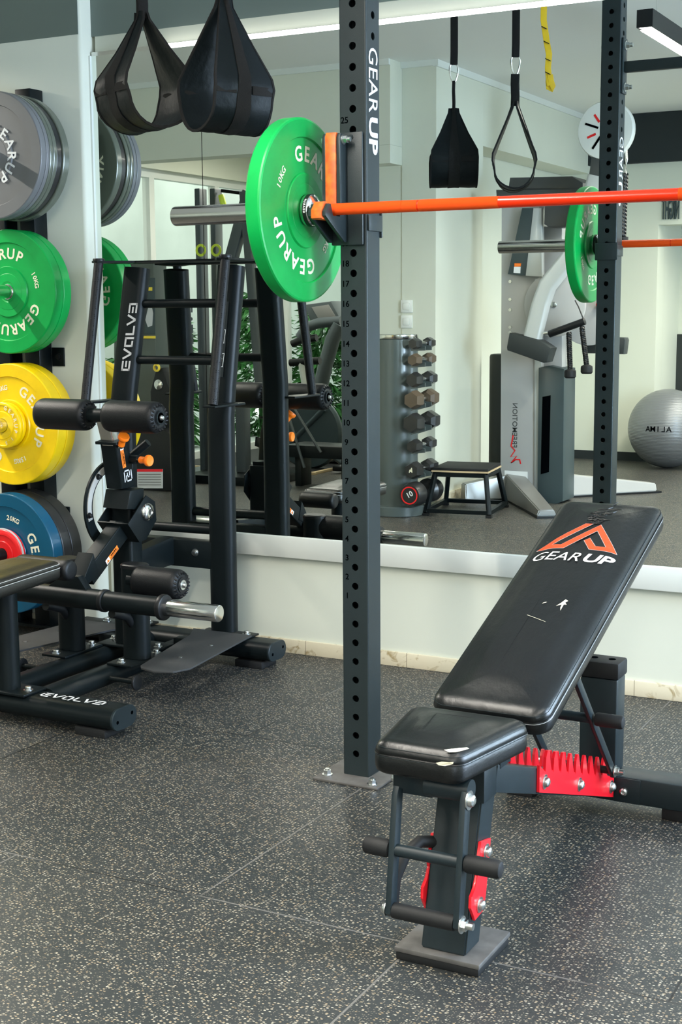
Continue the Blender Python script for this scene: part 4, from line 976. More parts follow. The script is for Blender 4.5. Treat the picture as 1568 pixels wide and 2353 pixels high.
for i in range(26):
    v0 = random.uniform(.748, .806); w_ = .034*max(.15, (v0-.735)/.07) if v0 < .785 else .026; u0 = random.uniform(-w_, w_)-.002; a = random.choice((.35, -.4, .1, .6)) + random.uniform(-.2, .2)
    L_ = random.uniform(.006, .013); cr.append([(u0-L_, v0-L_*a), (u0-L_*.3, v0+.002), (u0+L_*.4, v0-.001), (u0+L_, v0+L_*a)])
cr.append([(-.0328, .7824), (-.024, .787)]); cr.append([(.0106, .7475), (.006, .756), (.012, .764), (.004, .772)])
for ln_ in cr:
    path = [PO+PU*u+PV_*v+PN*(zs(u, v)+.0002) for u, v in ln_]
    q.tube(path, .0021, 6, tuple(PN), [.35]+[1]*(len(path)-2)+[.35])
q.obj('crinkle', M['leather'], pad, ang=80)
# pad support, struts and rear grip
def pz(y, off): return .445+.371*(y-2.5)-off
B().prism([(2.52, pz(2.52, .063)), (2.52, pz(2.52, .100)), (3.22, pz(3.22, .100)), (3.22, pz(3.22, .063))], (BX-.030, 0, 0), (0, 1, 0), (0, 0, 1), (.06, 0, 0), .003).obj('pad_rail', CH, bench)
for s, x in ((1, -.922), (-1, -1.078)):
    B().sweep([(x, 2.755, .500), (x, 3.105, .138)], rrect(.010, .022, .002, 2), (0, 0, 1)).obj('strut', CH, bench)
    hexbolt((x+s*.0065, 3.097, .147), (s, 0, 0), bench, .010, .012, False)
B().cyl((-1.10, 2.762, .492), (-.90, 2.762, .492), .012, seg=18).obj('strut_pivot', CH, bench)
B().cyl((-1.078, 3.097, .147), (-.922, 3.097, .147), .009, seg=18).obj('strut_crossbar', M['blackp'], bench)
B().cyl((-1.078, 2.930, .319), (-.922, 2.930, .319), .011, seg=18).obj('grip_bar', CH, bench)
B().cyl((-.914, 2.930, .319), (-.848, 2.930, .319), .0155, seg=22, bev=.006).obj('hand_grip', M['rubber'], bench)
B().cyl((-1.152, 2.930, .319), (-1.086, 2.930, .319), .0155, seg=22, bev=.006).obj('hand_grip', M['rubber'], bench)

# ------------------------------------------------------------------ hanging ab slings and yellow strap
def sling(cx, cy, zb, axis, label, W=.19, hwid=.078, H=.30, colz=2.455):
    root = thing('ab_sling', label, 'exercise sling', (cx, cy, colz), 'black ab slings hanging from the rack beam')
    a = V(axis).normalized(); bdir = V((-a.y, a.x, 0)); cdir = V((.92, -.39, 0)); ndir = V((.39, .92, 0)); C0 = V((cx, cy, 0))
    prof = []      # (b, z, width)
    n = 12
    for i in range(n+1):
        t = math.pi + math.pi*i/n; prof.append((hwid*.93*math.cos(t)*(1 if abs(math.cos(t)) < .98 else 1), zb+.075+.075*math.sin(t), W))
    left = [(-hwid*.06, zb+H, .040), (-hwid*.10, zb+H-.02, .045), (-hwid*.55, zb+H*.66, .11), (-hwid*.98, zb+.130, W*.97), (-hwid, zb+.105, W)]
    right = [(-p[0], p[1], p[2]) for p in reversed(left)]
    prof = left+prof+right
    def P(bb, z, s, off=0):
        return C0+bdir*bb+a*s+V((0, 0, z))
    def band(w0, w1, nm, m_, off, th=.004, rng=None, par=root, frac=True):
        pr = prof if rng is None else prof[rng[0]:rng[1]]
        b = B(); rows = []
        for i, (bb, z, w_) in enumerate(pr):
            p = pr[max(i-1, 0)]; q_ = pr[min(i+1, len(pr)-1)]; t = V((q_[0]-p[0], q_[1]-p[1])).normalized(); nn = V((t.y, -t.x))  # outward
            k = 7; row = []
            for side in (0, 1):
                o_ = off+(th if side else 0); cols = []
                for j in range(k):
                    f = w0+(w1-w0)*j/(k-1)
                    sag = .004*math.sin(f*7+i*.9) if (4 < i < len(prof)-5) is False else .0015*math.sin(f*9+i)
                    cols.append(b.bm.verts.new(P(bb+nn.x*(o_+sag), z+nn.y*(o_+sag), f*w_)))
                row.append(cols)
            rows.append(row)
        for r0, r1 in zip(rows, rows[1:]):
            for side in (0, 1):
                for j in range(6): b._face([r0[side][j], r0[side][j+1], r1[side][j+1], r1[side][j]])
            for j in (0, 6): b._face([r0[0][j], r0[1][j], r1[1][j], r1[0][j]])
        for r in (rows[0], rows[-1]):
            for j in range(6): b._face([r[0][j], r[0][j+1], r[1][j+1], r[1][j]])
        return b.obj(nm, m_, par, ang=70)
    body = band(-.5, .5, 'sling_body', M['fabric'], 0)
    band(-.12, .12, 'reinforcing_band', M['webbing'], .0042, .002, None, body)
    lo = len(left)-2; hi = len(prof)-lo
    for w0, w1 in ((-.515, -.485), (.485, .515)): band(w0, w1, 'edge_binding', M['webbing'], -.0012, .0066, None, body)
    for s_ in (-1, 1):
        for w0, w1 in ((-.48, -.14), (.14, .48)):
            z_ = zb+.088
            B().prism([(w0*W, z_), (w1*W, z_), (w1*W, z_+.022), (w0*W, z_+.022)], C0+bdir*s_*(hwid*.975+.0045), a, (0, 0, 1), bdir*s_*.0016).obj('strap_loop', M['webbing'], body, smooth=False)
    zt = zb+H
    # gathered neck webbing, carabiner, upper webbing loop
    neck = B(); neck.sweep([C0+V((0, 0, zt-.015)), C0+V((.001, 0, zt+.02)), C0+V((-.001, 0, zt+.07)), C0+V((0, 0, zt+.105))], rrect(.034, .012, .005, 3), tuple(a)); neck.obj('neck_webbing', M['webbing'], root)
    zc = zt+.098
    b = B(); path = []
    for i in range(25):
        t = 2*math.pi*i/24; ww = .016+.006*(-math.cos(t)); path.append(C0+cdir*(math.sin(t)*ww)+V((0, 0, zc+.040-math.cos(t)*-.040*-1)))
    b.tube(path, .0035, 8, tuple(ndir)); b.obj('carabiner', M['steel'], root)
    for sg in (-1, 1):
        pass
    b = B(); b.sweep([C0+V((0, 0, zc+.070)), C0+V((.001, .0, zc+.12)), C0+V((0, 0, colz+.05))], rrect(.030, .008, .003, 3), tuple(ndir)); b.obj('hanging_webbing', M['webbing'], root)
    return root
sling(-2.285, 3.194, 1.711, (.90, -.44, 0), 'left black ab sling, hanging open in front of the mirror', .185, .098, .305)
sling(-2.025, 3.194, 1.688, (.36, .93, 0), 'right black ab sling, turned so its band faces the camera', .185, .080, .335)
ys = thing('yellow_strap', 'twisted yellow strap reflected beside the black slings', 'strap', (-1.90, 3.19, 2.45))
B().sweep([(-1.91, 3.194, 2.50), (-1.912, 3.194, 2.32), (-1.900, 3.19, 2.24), (-1.888, 3.194, 2.19), (-1.893, 3.19, 2.14), (-1.889, 3.19, 2.105), (-1.883, 3.19, 2.075)], rrect(.024, .003, .001, 2), (.5, 1, 0)).obj('webbing', M['yellowstrap'], ys)
b = B(); b.sweep([(-1.884, 3.19, 2.115), (-1.880, 3.188, 2.09), (-1.874, 3.185, 2.072), (-1.880, 3.183, 2.060), (-1.890, 3.184, 2.066), (-1.892, 3.186, 2.09), (-1.889, 3.188, 2.115)], rrect(.022, .003, .001, 2), (.5, 1, 0)); b.obj('end_loop', M['yellowstrap'], ys)
b = B()
for z, x in ((2.29, -1.908), (2.235, -1.8985), (2.17, -1.891), (2.12, -1.891)): b.box((x, 3.197, z), (.024, .006, .003), Matrix.Rotation(.5, 3, 'Y'))
b.obj('stitched_bar', M['blackp'], ys, smooth=False)
# ------------------------------------------------------------------ equipment on the other side of the room (seen in the mirror)
def P3(p): return V(p)
# dumbbell tower ---------------------------------------------------------------
TX, TY = -3.62, .93
t = thing('dumbbell_tower', 'dark slate dumbbell tower with chrome top beside the white wall', 'dumbbell rack', (TX, TY, 0))
b = B(); b.lathe([(.125, .03), (.125, 1.045), (.120, 1.05)], (TX, TY, 0), (0, 0, 1), 40); b.obj('column', M['darkgreyp'], t)
B().lathe([(.127, 1.05), (.128, 1.052), (.128, 1.072), (.125, 1.075), (.1, 1.076)], (TX, TY, 0), (0, 0, 1), 40).obj('chrome_top', M['chrome'], t)
B().lathe([(.175, 0), (.18, .003), (.18, .055), (.175, .06)], (TX+.0, TY, 0), (0, 0, 1), 44).obj('base', M['darkgreyp'], t)
DB = [(936, 791, .031), (935, 828, .034), (936, 873.6, .041), (934, 919.5, .050), (932, 972.5, .055), (937, 1024.5, .038), (933, 1079.6, .047), (938, 1135.7, .068)]
zz = [rf(x, y, TY+.06).z for x, y, r in DB]
pts = [(TX+.02, 1.03)]
for z, (x, y, r) in zip(zz, DB):
    pts += [(TX+.10, z+r*.4), (TX+.165, z-r*.2), (TX+.205, z-r*.2-.006), (TX+.205, z-r*.2-.03), (TX+.11, z-r*1.3)]
pts += [(TX+.10, .03), (TX+.02, .03)]
for yy in (TY-.045, TY+.045): B().prism([(a, c) for a, c in pts], (0, yy-.004, 0), (1, 0, 0), (0, 0, 1), (0, .008, 0)).obj('saddle_plate', M['darkgreyp'], t, smooth=False)
names = ['smallest hex dumbbell on the top saddle of the tower', 'hex dumbbell with brown worn heads, second on the tower', 'black hex dumbbell third from the top of the tower', 'hex dumbbell with brown worn heads, fourth on the tower', 'largest black hex dumbbell, fifth on the tower', 'small black hex dumbbell sixth on the tower', 'hex dumbbell with a cream number badge, seventh on the tower', 'round-headed dumbbell with red ring at the foot of the tower']
for i, ((x, y, r), z, nm) in enumerate(zip(DB, zz, names)):
    cx = TX+.165; z = z+r*.15; L = .05+r*1.1; y0, y1 = TY+.055, TY-.055
    d = thing('dumbbell', nm, 'dumbbell', (cx, TY, z), 'dumbbells on the tower'); mt = M['brownrub'] if i in (1, 3) else M['blackb']
    B().cyl((cx, y1, z), (cx, y0, z), .013, seg=16).obj('handle', M['chrome'], d)
    for s, yy in ((1, y0), (-1, y1)):
        b = B(); sg = 6 if i < 7 else 36; rr = r*1.08
        b.lathe([(rr*.62, 0), (rr, rr*.38), (rr, L*.72), (rr*.86, L)], (cx, yy, z), (0, s, 0), sg, x=(math.cos(.5), 0, math.sin(.5)))
        h = b.obj('head', mt, d, ang=20)
        if s > 0 and i == 7:
            b = B(); b.lathe([(rr*.62, 0), (rr*.62, .0015), (rr*.72, .0015), (rr*.72, 0)], (cx, yy+L, z), (0, 1, 0), 36, cap0=False, cap1=False); b.obj('red_ring', M['redp'], h)
            b = B(); b.add(textdata('10', .044, .02), frame((cx, yy+L+.001, z+.008), (-1, 0, 0), (0, 0, 1)) @ Matrix.Rotation(2.6, 4, 'Z')); b.obj('weight_number', M['white'], h, smooth=False)
        if s > 0 and i == 6:
            b = B(); b.add(textdata('4', .045, .03), frame((cx, yy+L+.001, z), (-1, 0, 0), (0, 0, 1)) @ Matrix.Rotation(.6, 4, 'Z')); b.obj('weight_number', M['cream'], h, smooth=False)
# light switches on the pier wall beyond the tower
for z, lab in ((rf(925, 704, .512).z, 'upper white light switch on the wall above the dumbbell tower'), (rf(925, 739, .512).z, 'lower white light switch on the wall above the dumbbell tower')):
    s_ = thing('light_switch', lab, 'light switch', (-3.77, .505, z), 'light switches by the tower')
    xx = -3.755
    B().b2((xx-.040, .5055, z-.040), (xx+.040, .514, z+.040), .004).obj('cover_plate', M['whitep'], s_); B().b2((xx-.022, .5142, z-.022), (xx+.022, .518, z+.022), .003).obj('rocker', M['whitep'], s_)
# step stool -------------------------------------------------------------------
t = thing('step_stool', 'low black steel step stool with worn edges in front of the cable machine', 'step stool', (-3.27, .68, 0))
cx, cy, rz = -3.27, .68, -.16; Rz = Matrix.Rotation(rz, 3, 'Z')
def sp(x, y, z): return Rz @ V((x, y, 0)) + V((cx, cy, z))
B().box(sp(0, 0, .275), (.34, .36, .018), Rz, .003).obj('top_board', M['rubber'], t)
b = B(); 
for sx in (-1, 1): b.box(sp(sx*.170, 0, .262), (.006, .368, .010), Rz)
for sy in (-1, 1): b.box(sp(0, sy*.180, .262), (.346, .006, .010), Rz)
b.obj('worn_edge', M['wood'], t, smooth=False)
b = B()
for sx in (-1, 1): b.box(sp(sx*.155, 0, .243), (.026, .34, .028), Rz)
for sy in (-1, 1): b.box(sp(0, sy*.165, .243), (.31, .026, .028), Rz)
b.obj('top_frame', M['powder'], t, smooth=False)
for sx in (-1, 1):
    for sy in (-1, 1):
        B().sweep([sp(sx*.192, sy*.235, .018), sp(sx*.155, sy*.165, .245)], rrect(.026, .026, .003, 2), (0, 0, 1)).obj('leg', M['powder'], t)
        B().box(sp(sx*.192, sy*.235, .008), (.034, .034, .016), Rz).obj('rubber_foot', M['rubber'], t)
b = B()
for sx in (-1, 1): b.box(sp(sx*.192, 0, .030), (.024, .45, .024), Rz)
for sy in (-1, 1): b.box(sp(0, sy*.235, .030), (.37, .024, .024), Rz)
b.obj('bottom_frame', M['powder'], t, smooth=False)
# standing foam mat roll ----------------------------------------------------------
zt = rf(1130, 812, -.42).z
tag(B().lathe([(.07, 0), (.082, .006), (.084, .02), (.084, zt-.02), (.078, zt-.004), (.06, zt)], (-3.455, -.36, 0), (0, 0, 1), 36).obj('foam_roller_mat', M['foam2'], None), 'tall black foam roller standing upright behind the cable machine', 'foam roller')
# cable machine ---------------------------------------------------------------------
cm = thing('cable_machine', 'silver and grey dual-arm cable machine with rounded pulley arm', 'cable machine', (-3.15, .05, 0))
Y0 = .10
def q2(x, y, Y=Y0): p = rf(x, y, Y); return (p.x, p.z)
def slab(pts, Y, d, nm, m_, par=cm, bev=.004): return B().prism([q2(x, y, Y) for x, y in pts], (0, Y, 0), (1, 0, 0), (0, 0, 1), (0, -d, 0), bev).obj(nm, m_, par)
col = slab([(1150, 1146), (1153, 470), (1240, 470), (1243, 640), (1246, 1150)], .10, .30, 'tower_cover', M['lightgrey'])
slab([(1228, 1150), (1229, 640), (1243, 640), (1246, 1152)], .112, .012, 'bright_edge', M['silverp'], col)
for yy in (647, 688, 712, 752, 764): 
    x, z = q2(1173, yy, .101); B().cyl((x, .1, z), (x, .106, z), .010, seg=14).obj('rivet', M['zinc'], col)
slab([(1235, 1158), (1238, 845), (1262, 840), (1297, 848), (1294, 1152), (1270, 1162)], .13, .22, 'weight_stack_shroud', M['darkteal'])
slab([(1243, 1090), (1247, 912), (1266, 908), (1262, 1085)], .1315, .004, 'shroud_slot', M['dark'])
slab([(1140, 436), (1142, 470), (1330, 470), (1334, 434)], .12, .34, 'top_cap', M['midgrey2'], cm, .006)
slab([(1168, 434), (1172, 408), (1315, 405), (1340, 420), (1340, 436)], .08, .25, 'top_tray', M['midgrey2'], cm, .006)
slab([(1167, 630), (1200, 478), (1232, 478), (1212, 634)], .16, .05, 'instruction_panel', M['darkteal'])
slab([(1208, 634), (1226, 478), (1245, 478), (1246, 636)], .165, .05, 'side_rail', M['silverp'])
slab([(1183, 605), (1198, 605), (1197, 612), (1183, 613)], .163, .002, 'warning_sticker', M['label']); slab([(1182, 613), (1197, 613), (1196, 628), (1181, 627)], .163, .002, 'sticker_text', M['white'])
slab([(1250, 515), (1252, 470), (1316, 470), (1316, 506), (1300, 522), (1262, 522)], .20, .16, 'weight_horn_cover', M['midgrey2'], cm, .010)
slab([(1246, 850), (1248, 520), (1292, 520), (1292, 850)], .05, .10, 'rear_column', M['lightgrey'])
x, z = q2(1275, 700, .14); disc = B().lathe([(.190, 0), (.198, .004), (.198, .022), (.190, .026)], (x, .145, z), (0, -1, 0), 44).obj('pivot_disc', M['lightgrey'], cm)
B().lathe([(.018, 0), (.018, .008), (.008, .014), (.001, .014)], (x, .145, z), (0, 1, 0), 18).obj('disc_bolt', M['zinc'], disc)
x, z = q2(1352, 722, -.05); B().lathe([(.185, 0), (.195, .004), (.195, .022), (.185, .026)], (x, -.05, z), (0, -1, 0), 44).obj('pivot_disc', M['lightgrey'], cm)
x, z = q2(1377, 700, .0); B().lathe([(.02, 0), (.026, .01), (.02, .03), (.001, .032)], (x, -.03, z), (0, 1, 0), 20).obj('red_knob', M['redp'], cm)
armp = [q2(x, y, .25) for x, y in ((1376, 405), (1352, 500), (1318, 585), (1262, 655), (1246, 700), (1228, 775))]
B().sweep([(x, .27, z) for x, z in armp], rrect(.105, .085, .02, 4), (0, 1, 0)).obj('adjustable_arm', M['silverp'], cm)
slab([(1170, 765), (1240, 782), (1267, 800), (1257, 832), (1248, 834), (1165, 805), (1164, 798)], .33, .12, 'thigh_pad', M['foam2'], cm, .012)
slab([(1344, 785), (1352, 772), (1436, 776), (1438, 782), (1434, 814), (1348, 812)], -.10, .09, 'thigh_pad', M['foam2'], cm, .012)
slab([(1360, 358), (1392, 352), (1400, 420), (1352, 410)], .24, .10, 'arm_head', M['midgrey2'], cm, .008)
pc = q2(1394, 300, .22)
b = B(); b.lathe([(.12, 0), (.165, .006), (.172, .02), (.172, .05), (.165, .064), (.12, .07)], (pc[0], .25, pc[1]), (0, -1, 0), 40); ph = b.obj('pulley_housing', M['whitep'], cm)
slab([(1348, 320), (1372, 372), (1378, 360), (1400, 365), (1432, 330), (1430, 300), (1350, 295)], .235, .05, 'housing_neck', M['whitep'], cm, .01)
for k, a in enumerate((35, 70, 110, 145, 180, 215, 325, 0)):
    a = math.radians(a+90); c_ = V((pc[0]+.085*math.cos(a), .2515, pc[1]+.085*math.sin(a))); R_ = Matrix.Rotation(-a, 3, 'Y')
    B().box(c_, (.085 if k % 2 else .055, .003, .013), R_).obj('slot', M['redp' if k % 2 == 0 else 'dark'], ph, smooth=False)
# ropes with rubber ends, carabiner and spare handle
def twist_rope(p0, p1, r, nm, par):
    b = B(); p0, p1 = V(p0), V(p1); d = (p1-p0); n = 40; X_, Y_, Z_ = basis(d)
    for ph_ in (0, 2.09, 4.19):
        b.tube([p0+d*i/n+(X_*math.cos(i*.9+ph_)+Y_*math.sin(i*.9+ph_))*r*.5 for i in range(n+1)], r*.62, 6, tuple(X_))
    return b.obj(nm, M['blackp'], par)
rp_ = thing('triceps_rope', 'twisted black double rope hanging from the cable machine arm', 'rope attachment', (-2.72, .1, 1.1))
for (xa, ya), (xb, yb) in (((1338, 752), (1349, 842)), ((1308, 765), (1311, 852))):
    a, c = rf(xa, ya, .30), rf(xb, yb, .30)
    twist_rope(a, c, .016, 'rope', rp_); B().lathe([(.018, 0), (.034, .008), (.036, .02), (.036, .045), (.028, .055), (.001, .055)], c+V((0, 0, .01)), (0, 0, -1), 22).obj('rubber_end', M['rubber'], rp_)
B().cyl(rf(1262, 768, .3), rf(1345, 738, .3), .022, seg=16, bev=.004).obj('rope_sleeve', M['blackp'], rp_)
B().cyl(rf(1250, 766, .3), rf(1268, 764, .3), .010, seg=10).obj('snap_hook', M['zinc'], rp_)
B().tube([rf(1322, 690, .3), rf(1330, 705, .3), rf(1342, 735, .3)], .004, 6).obj('cable', M['blackp'], rp_)
r2 = thing('pull_rope', 'twisted black rope hanging from the white pulley behind the upright', 'rope attachment', (-2.6, .2, 1.9))
twist_rope(rf(1437, 400, .2), rf(1432, 545, .2), .020, 'rope', r2); B().cyl(rf(1433, 545, .2), rf(1433, 556, .2), .03, seg=14).obj('rubber_end', M['rubber'], r2)
B().tube([rf(1438, 330, .2), rf(1440, 365, .2), rf(1438, 400, .2)], .010, 8).obj('snap_hook', M['steel'], r2)
# feet of the cable machine: two sloping boxes
def foot(p0, p1, w0, h0, h1, nm, m_):
    p0, p1 = V(p0), V(p1); d = (p1-p0).normalized(); n = V((-d.y, d.x, 0))
    b = B(); b.loft([[p0-n*w0, p0+n*w0, p0+n*w0*.8+V((0, 0, h0)), p0-n*w0*.8+V((0, 0, h0))], [p1-n*w0*.8, p1+n*w0*.8, p1+n*w0*.6+V((0, 0, h1)), p1-n*w0*.6+V((0, 0, h1))]])
    bmesh.ops.bevel(b.bm, geom=b.bm.edges[:], offset=.006, segments=2, affect='EDGES'); return b.obj(nm, m_, cm)
foot((-3.20, .06, .012), (-2.74, .73, .012), .075, .16, .035, 'base_leg', M['midmetal']); foot((-3.06, -.10, .012), (-2.50, -.69, .012), .075, .16, .05, 'base_leg', M['lightgrey'])
foot((-3.20, .02, .012), (-3.47, .26, .012), .07, .16, .10, 'base_leg', M['midmetal'])
for a, c in (((-3.2, .05), (-2.72, .75)), ((-3.06, -.1), (-2.48, -.71))):
    d = V((c[0]-a[0], c[1]-a[1], 0)); L_ = d.length; d.normalize(); n = V((-d.y, d.x, 0)); R_ = Matrix((d, n, V((0, 0, 1)))).transposed()
    B().box(V((a[0], a[1], .006))+d*L_/2, (L_, .14, .012), R_).obj('base_skid', M['blackp'], cm)
# markings on the cover: rotated word and red squiggle, serial sticker
yf = .1012
ta = V((-3.205, yf, .25)); 
b = B(); zc = (rf(1183, 930, yf).z+rf(1183, 1025, yf).z)/2; xc_ = rf(1183, 980, yf).x
b.add(textdata('FREEMOTION', .047, .008, 0, .0006, 'CENTER', 1.0), frame((xc_, yf, zc), (0, 0, 1), (1, 0, 0)).to_4x4()); b.obj('maker_lettering', M['midgrey2'], col, smooth=False)
b = B(); path = [rf(x, y, yf+.001) for x, y in ((1180, 1000), (1175, 1025), (1184, 1035), (1174, 1050), (1188, 1048), (1175, 1064), (1186, 1056), (1195, 1056), (1197, 1066))]
b.sweep(path, [(.004, -.0005), (.004, .0005), (-.004, .0005), (-.004, -.0005)], (0, 1, 0)); b.obj('red_squiggle', M['redp'], col, smooth=False)
slab([(1160, 1081), (1213, 1084), (1213, 1108), (1160, 1104)], .1025, .001, 'serial_sticker', M['white'], col, 0)
for xx in (1168, 1172, 1188, 1193, 1198, 1203, 1207): slab([(xx, 1099), (xx+2.4, 1099), (xx+2.4, 1105), (xx, 1105)], .1035, .0005, 'barcode', M['dark'], col, 0)
# exercise balls ---------------------------------------------------------------------
def ball(x, y, r, lab, txt):
    t = thing('exercise_ball', lab, 'exercise ball', (x, y, 0), 'exercise balls')
    b = B(); b.lathe([(max(.0005, r*math.sin(math.pi*i/28)), r-r*math.cos(math.pi*i/28)) for i in range(29)], (x, y, 0), (0, 0, 1), 64); o = b.obj('ball', M['ball'], t, ang=180)
    if txt:
        q = B(); c = V((x, y, r)); 
        for i, ch in enumerate('AMILA'):
            a = math.radians(90-1+ (2-i)*7.6); d = V((math.cos(a)*math.cos(.05), math.sin(a)*math.cos(.05), math.sin(.05)))
            q.add(textdata(ch, .058, .01), frame(c+d*(r+.001), V((0, 0, 1)).cross(d)*1, V((0, 0, 1))))
        q.obj('ball_lettering', M['dark'], o, smooth=False)
ball(-2.79, -2.15, .302, 'large silver exercise ball with lettering on the floor', True)
ball(-2.42, -2.84, .302, 'second silver exercise ball behind the lettered one', False)
# wall sign, dark panel
sg = thing('wall_sign', 'dark cut-out lettering sign on the far wall', 'sign', (-2.86, -2.49, 2.0))
b = B(); xa, xb = rf(1562, 480, -2.49), rf(1521, 480, -2.49)
b.add(fittext('NIGHT', 0, xa.x-xb.x, .165, .02, depth=.012), frame((xa.x, -2.490, rf(1521, 505, -2.49).z), (-1, 0, 0), (0, 0, 1)))
b.obj('letters', M['darkteal'], sg, smooth=False)
pn = rf(1555, 775, -3.19); tag(B().b2((pn.x, -3.199, .10), (pn.x+.9, -3.16, 1.0), .006).obj('crash_mat', M['foam2'], None), 'black mat leaning on the far niche wall', 'mat')
# far machines by the windows -------------------------------------------------------
# ski trainer: tall post plus a second added for its doubled mirror image, yellow-green handles
t = thing('ski_trainer', 'tall dark ski trainer with yellow-green handles in front of the glass', 'ski trainer', (-5.6, -.5, 0)); YS = -.18
for xx in (461, 496):
    a = rf(xx, 434, YS); B().b2((a.x-.022, YS-.05, .03), (a.x+.022, YS+.05, a.z), .006).obj('post', M['midslate'], t)
    q = rf(xx, 575, YS+.06); 
    b = B(); b.lathe([(.028, 0), (.045, .002), (.045, .006), (.028, .008)], (q.x, YS+.052, q.z), (0, 1, 0), 24, cap0=False, cap1=False); b.obj('logo_ring', M['neon'], t)
a = rf(478, 1040, YS); B().b2((a.x-.28, YS-.35, 0), (a.x+.28, YS+.35, .03), .005).obj('base', M['midslate'], t)
a, c = rf(508, 448, YS+.1), rf(516, 480, YS+.1); B().cyl(a, c, .022, seg=14, bev=.005).obj('handle', M['neon'], t)
a, c = rf(508, 438, YS), rf(572, 446, YS-.1); B().cyl(a, c, .012, seg=10).obj('top_bar', M['powder'], t)
# cable frame with slanting posts
t = thing('pulley_frame', 'dark slanting steel pulley frame behind the barbell sleeve', 'exercise machine', (-5.0, -.3, 0)); YS = -.08
for (xa, ya, xb, yb), w_ in (((574, 440, 520, 640), .085), ((563, 440, 600, 900), .06), ((520, 640, 515, 980), .05)):
    a, c = rf(xa, ya, YS), rf(xb, yb, YS); B().sweep([c, a], rrect(w_, .07, .008, 2), (0, 1, 0)).obj('frame_post', M['midslate'], t)
a = rf(560, 900, YS); B().b2((a.x-.35, YS-.3, 0), (a.x+.35, YS+.3, .06), .005).obj('base', M['powder'], t)
B().b2((a.x-.05, YS-.04, .06), (a.x+.03, YS+.04, a.z+.05), .005).obj('frame_post', M['midslate'], t)
B().b2((rf(515, 980, YS).x-.03, YS-.04, .0), (rf(515, 980, YS).x+.03, YS+.04, rf(515, 980, YS).z+.02), .005).obj('frame_post', M['midslate'], t)
# selectorised machine with olive shroud and poster
t = thing('stack_machine', 'olive and black weight-stack machine with yellow-lettered poster', 'exercise machine', (-5.3, .45, 0)); YS = .44
def sl2(pts, Y, d, nm, m_, par, bev=.004): return B().prism([q2(x, y, Y) for x, y in pts], (0, Y, 0), (1, 0, 0), (0, 0, 1), (0, -d, 0), bev).obj(nm, m_, par)
sh = sl2([(262, 1105), (262, 604), (352, 600), (366, 1108)], YS, .16, 'shroud', M['olivep'], t)
sl2([(322, 768), (322, 640), (356, 638), (356, 768)], YS+.008, .006, 'poster', M['darkteal'], sh); sl2([(318, 778), (318, 772), (357, 772), (357, 778)], YS+.009, .006, 'yellow_rule', M['yellowp'], sh)
sl2([(332, 668), (332, 660), (350, 660), (350, 668)], YS+.010, .001, 'poster_title', M['yellowp'], sh, 0)
sl2([(334, 735), (340, 710), (346, 690), (352, 720), (350, 748), (340, 752)], YS+.010, .001, 'poster_figure', M['silverl'], sh, 0)
lb = sl2([(314, 1122), (314, 1078), (374, 1078), (374, 1122)], .70, .004, 'instruction_label', M['silverl'], t, 0); sl2([(314, 1084), (314, 1078), (374, 1078), (374, 1084)], .702, .001, 'label_header', M['redsteel'], lb, 0)
for k in range(5): sl2([(318, 1091+k*6), (318, 1089+k*6), (370, 1089+k*6), (370, 1091+k*6)], .702, .001, 'label_line', M['midgrey'], lb, 0)
sl2([(300, 1130), (300, 1000), (372, 985), (395, 1000), (396, 1128)], .695, .22, 'front_housing', M['blackp'], t, .01)
sl2([(350, 1000), (345, 900), (358, 850), (372, 845), (392, 900), (392, 1000)], .60, .10, 'cam_arm', M['blackp'], t, .008)
x, z = q2(364, 884, .61); B().lathe([(.035, 0), (.035, .01), (.02, .022), (.001, .024)], (x, .601, z), (0, 1, 0), 24).obj('chrome_hub', M['chrome'], t)
x, z = q2(360, 845, .61); B().lathe([(.016, 0), (.028, .004), (.028, .012), (.016, .016)], (x, .601, z), (0, 1, 0), 24, cap0=False, cap1=False).obj('yellow_ring', M['yellowp'], t)
# treadmill --------------------------------------------------------------------------
t = thing('treadmill', 'grey treadmill with sloping console by the planted window', 'treadmill', (-5.0, -1.5, 0)); YS = -1.35
def pt(x, y, Y=YS): return rf(x, y, Y)
sl2([(700, 700), (760, 692), (786, 740), (742, 752), (715, 745)], YS, .28, 'console', M['midslate'], t, .01)
sl2([(716, 706), (755, 700), (772, 728), (735, 738)], YS+.004, .006, 'screen', M['midgrey'], t, .002)
B().tube([pt(690, 775), pt(704, 752), pt(735, 742), pt(785, 738)], .042, 14).obj('handrail', M['midslate'], t)
B().tube([pt(672, 790), pt(690, 782), pt(728, 776)], .030, 12).obj('side_grip', M['blackp'], t)
for dx in (0,): B().tube([pt(782, 745), pt(765, 780), pt(748, 840), pt(738, 885), pt(722, 960)], .060, 12).obj('upright', M['midslate'], t)
a = pt(725, 985); B().b2((a.x-.35, YS-.9, .0205), (a.x+.55, YS+.15, .20), .03).obj('deck', M['midslate'], t)
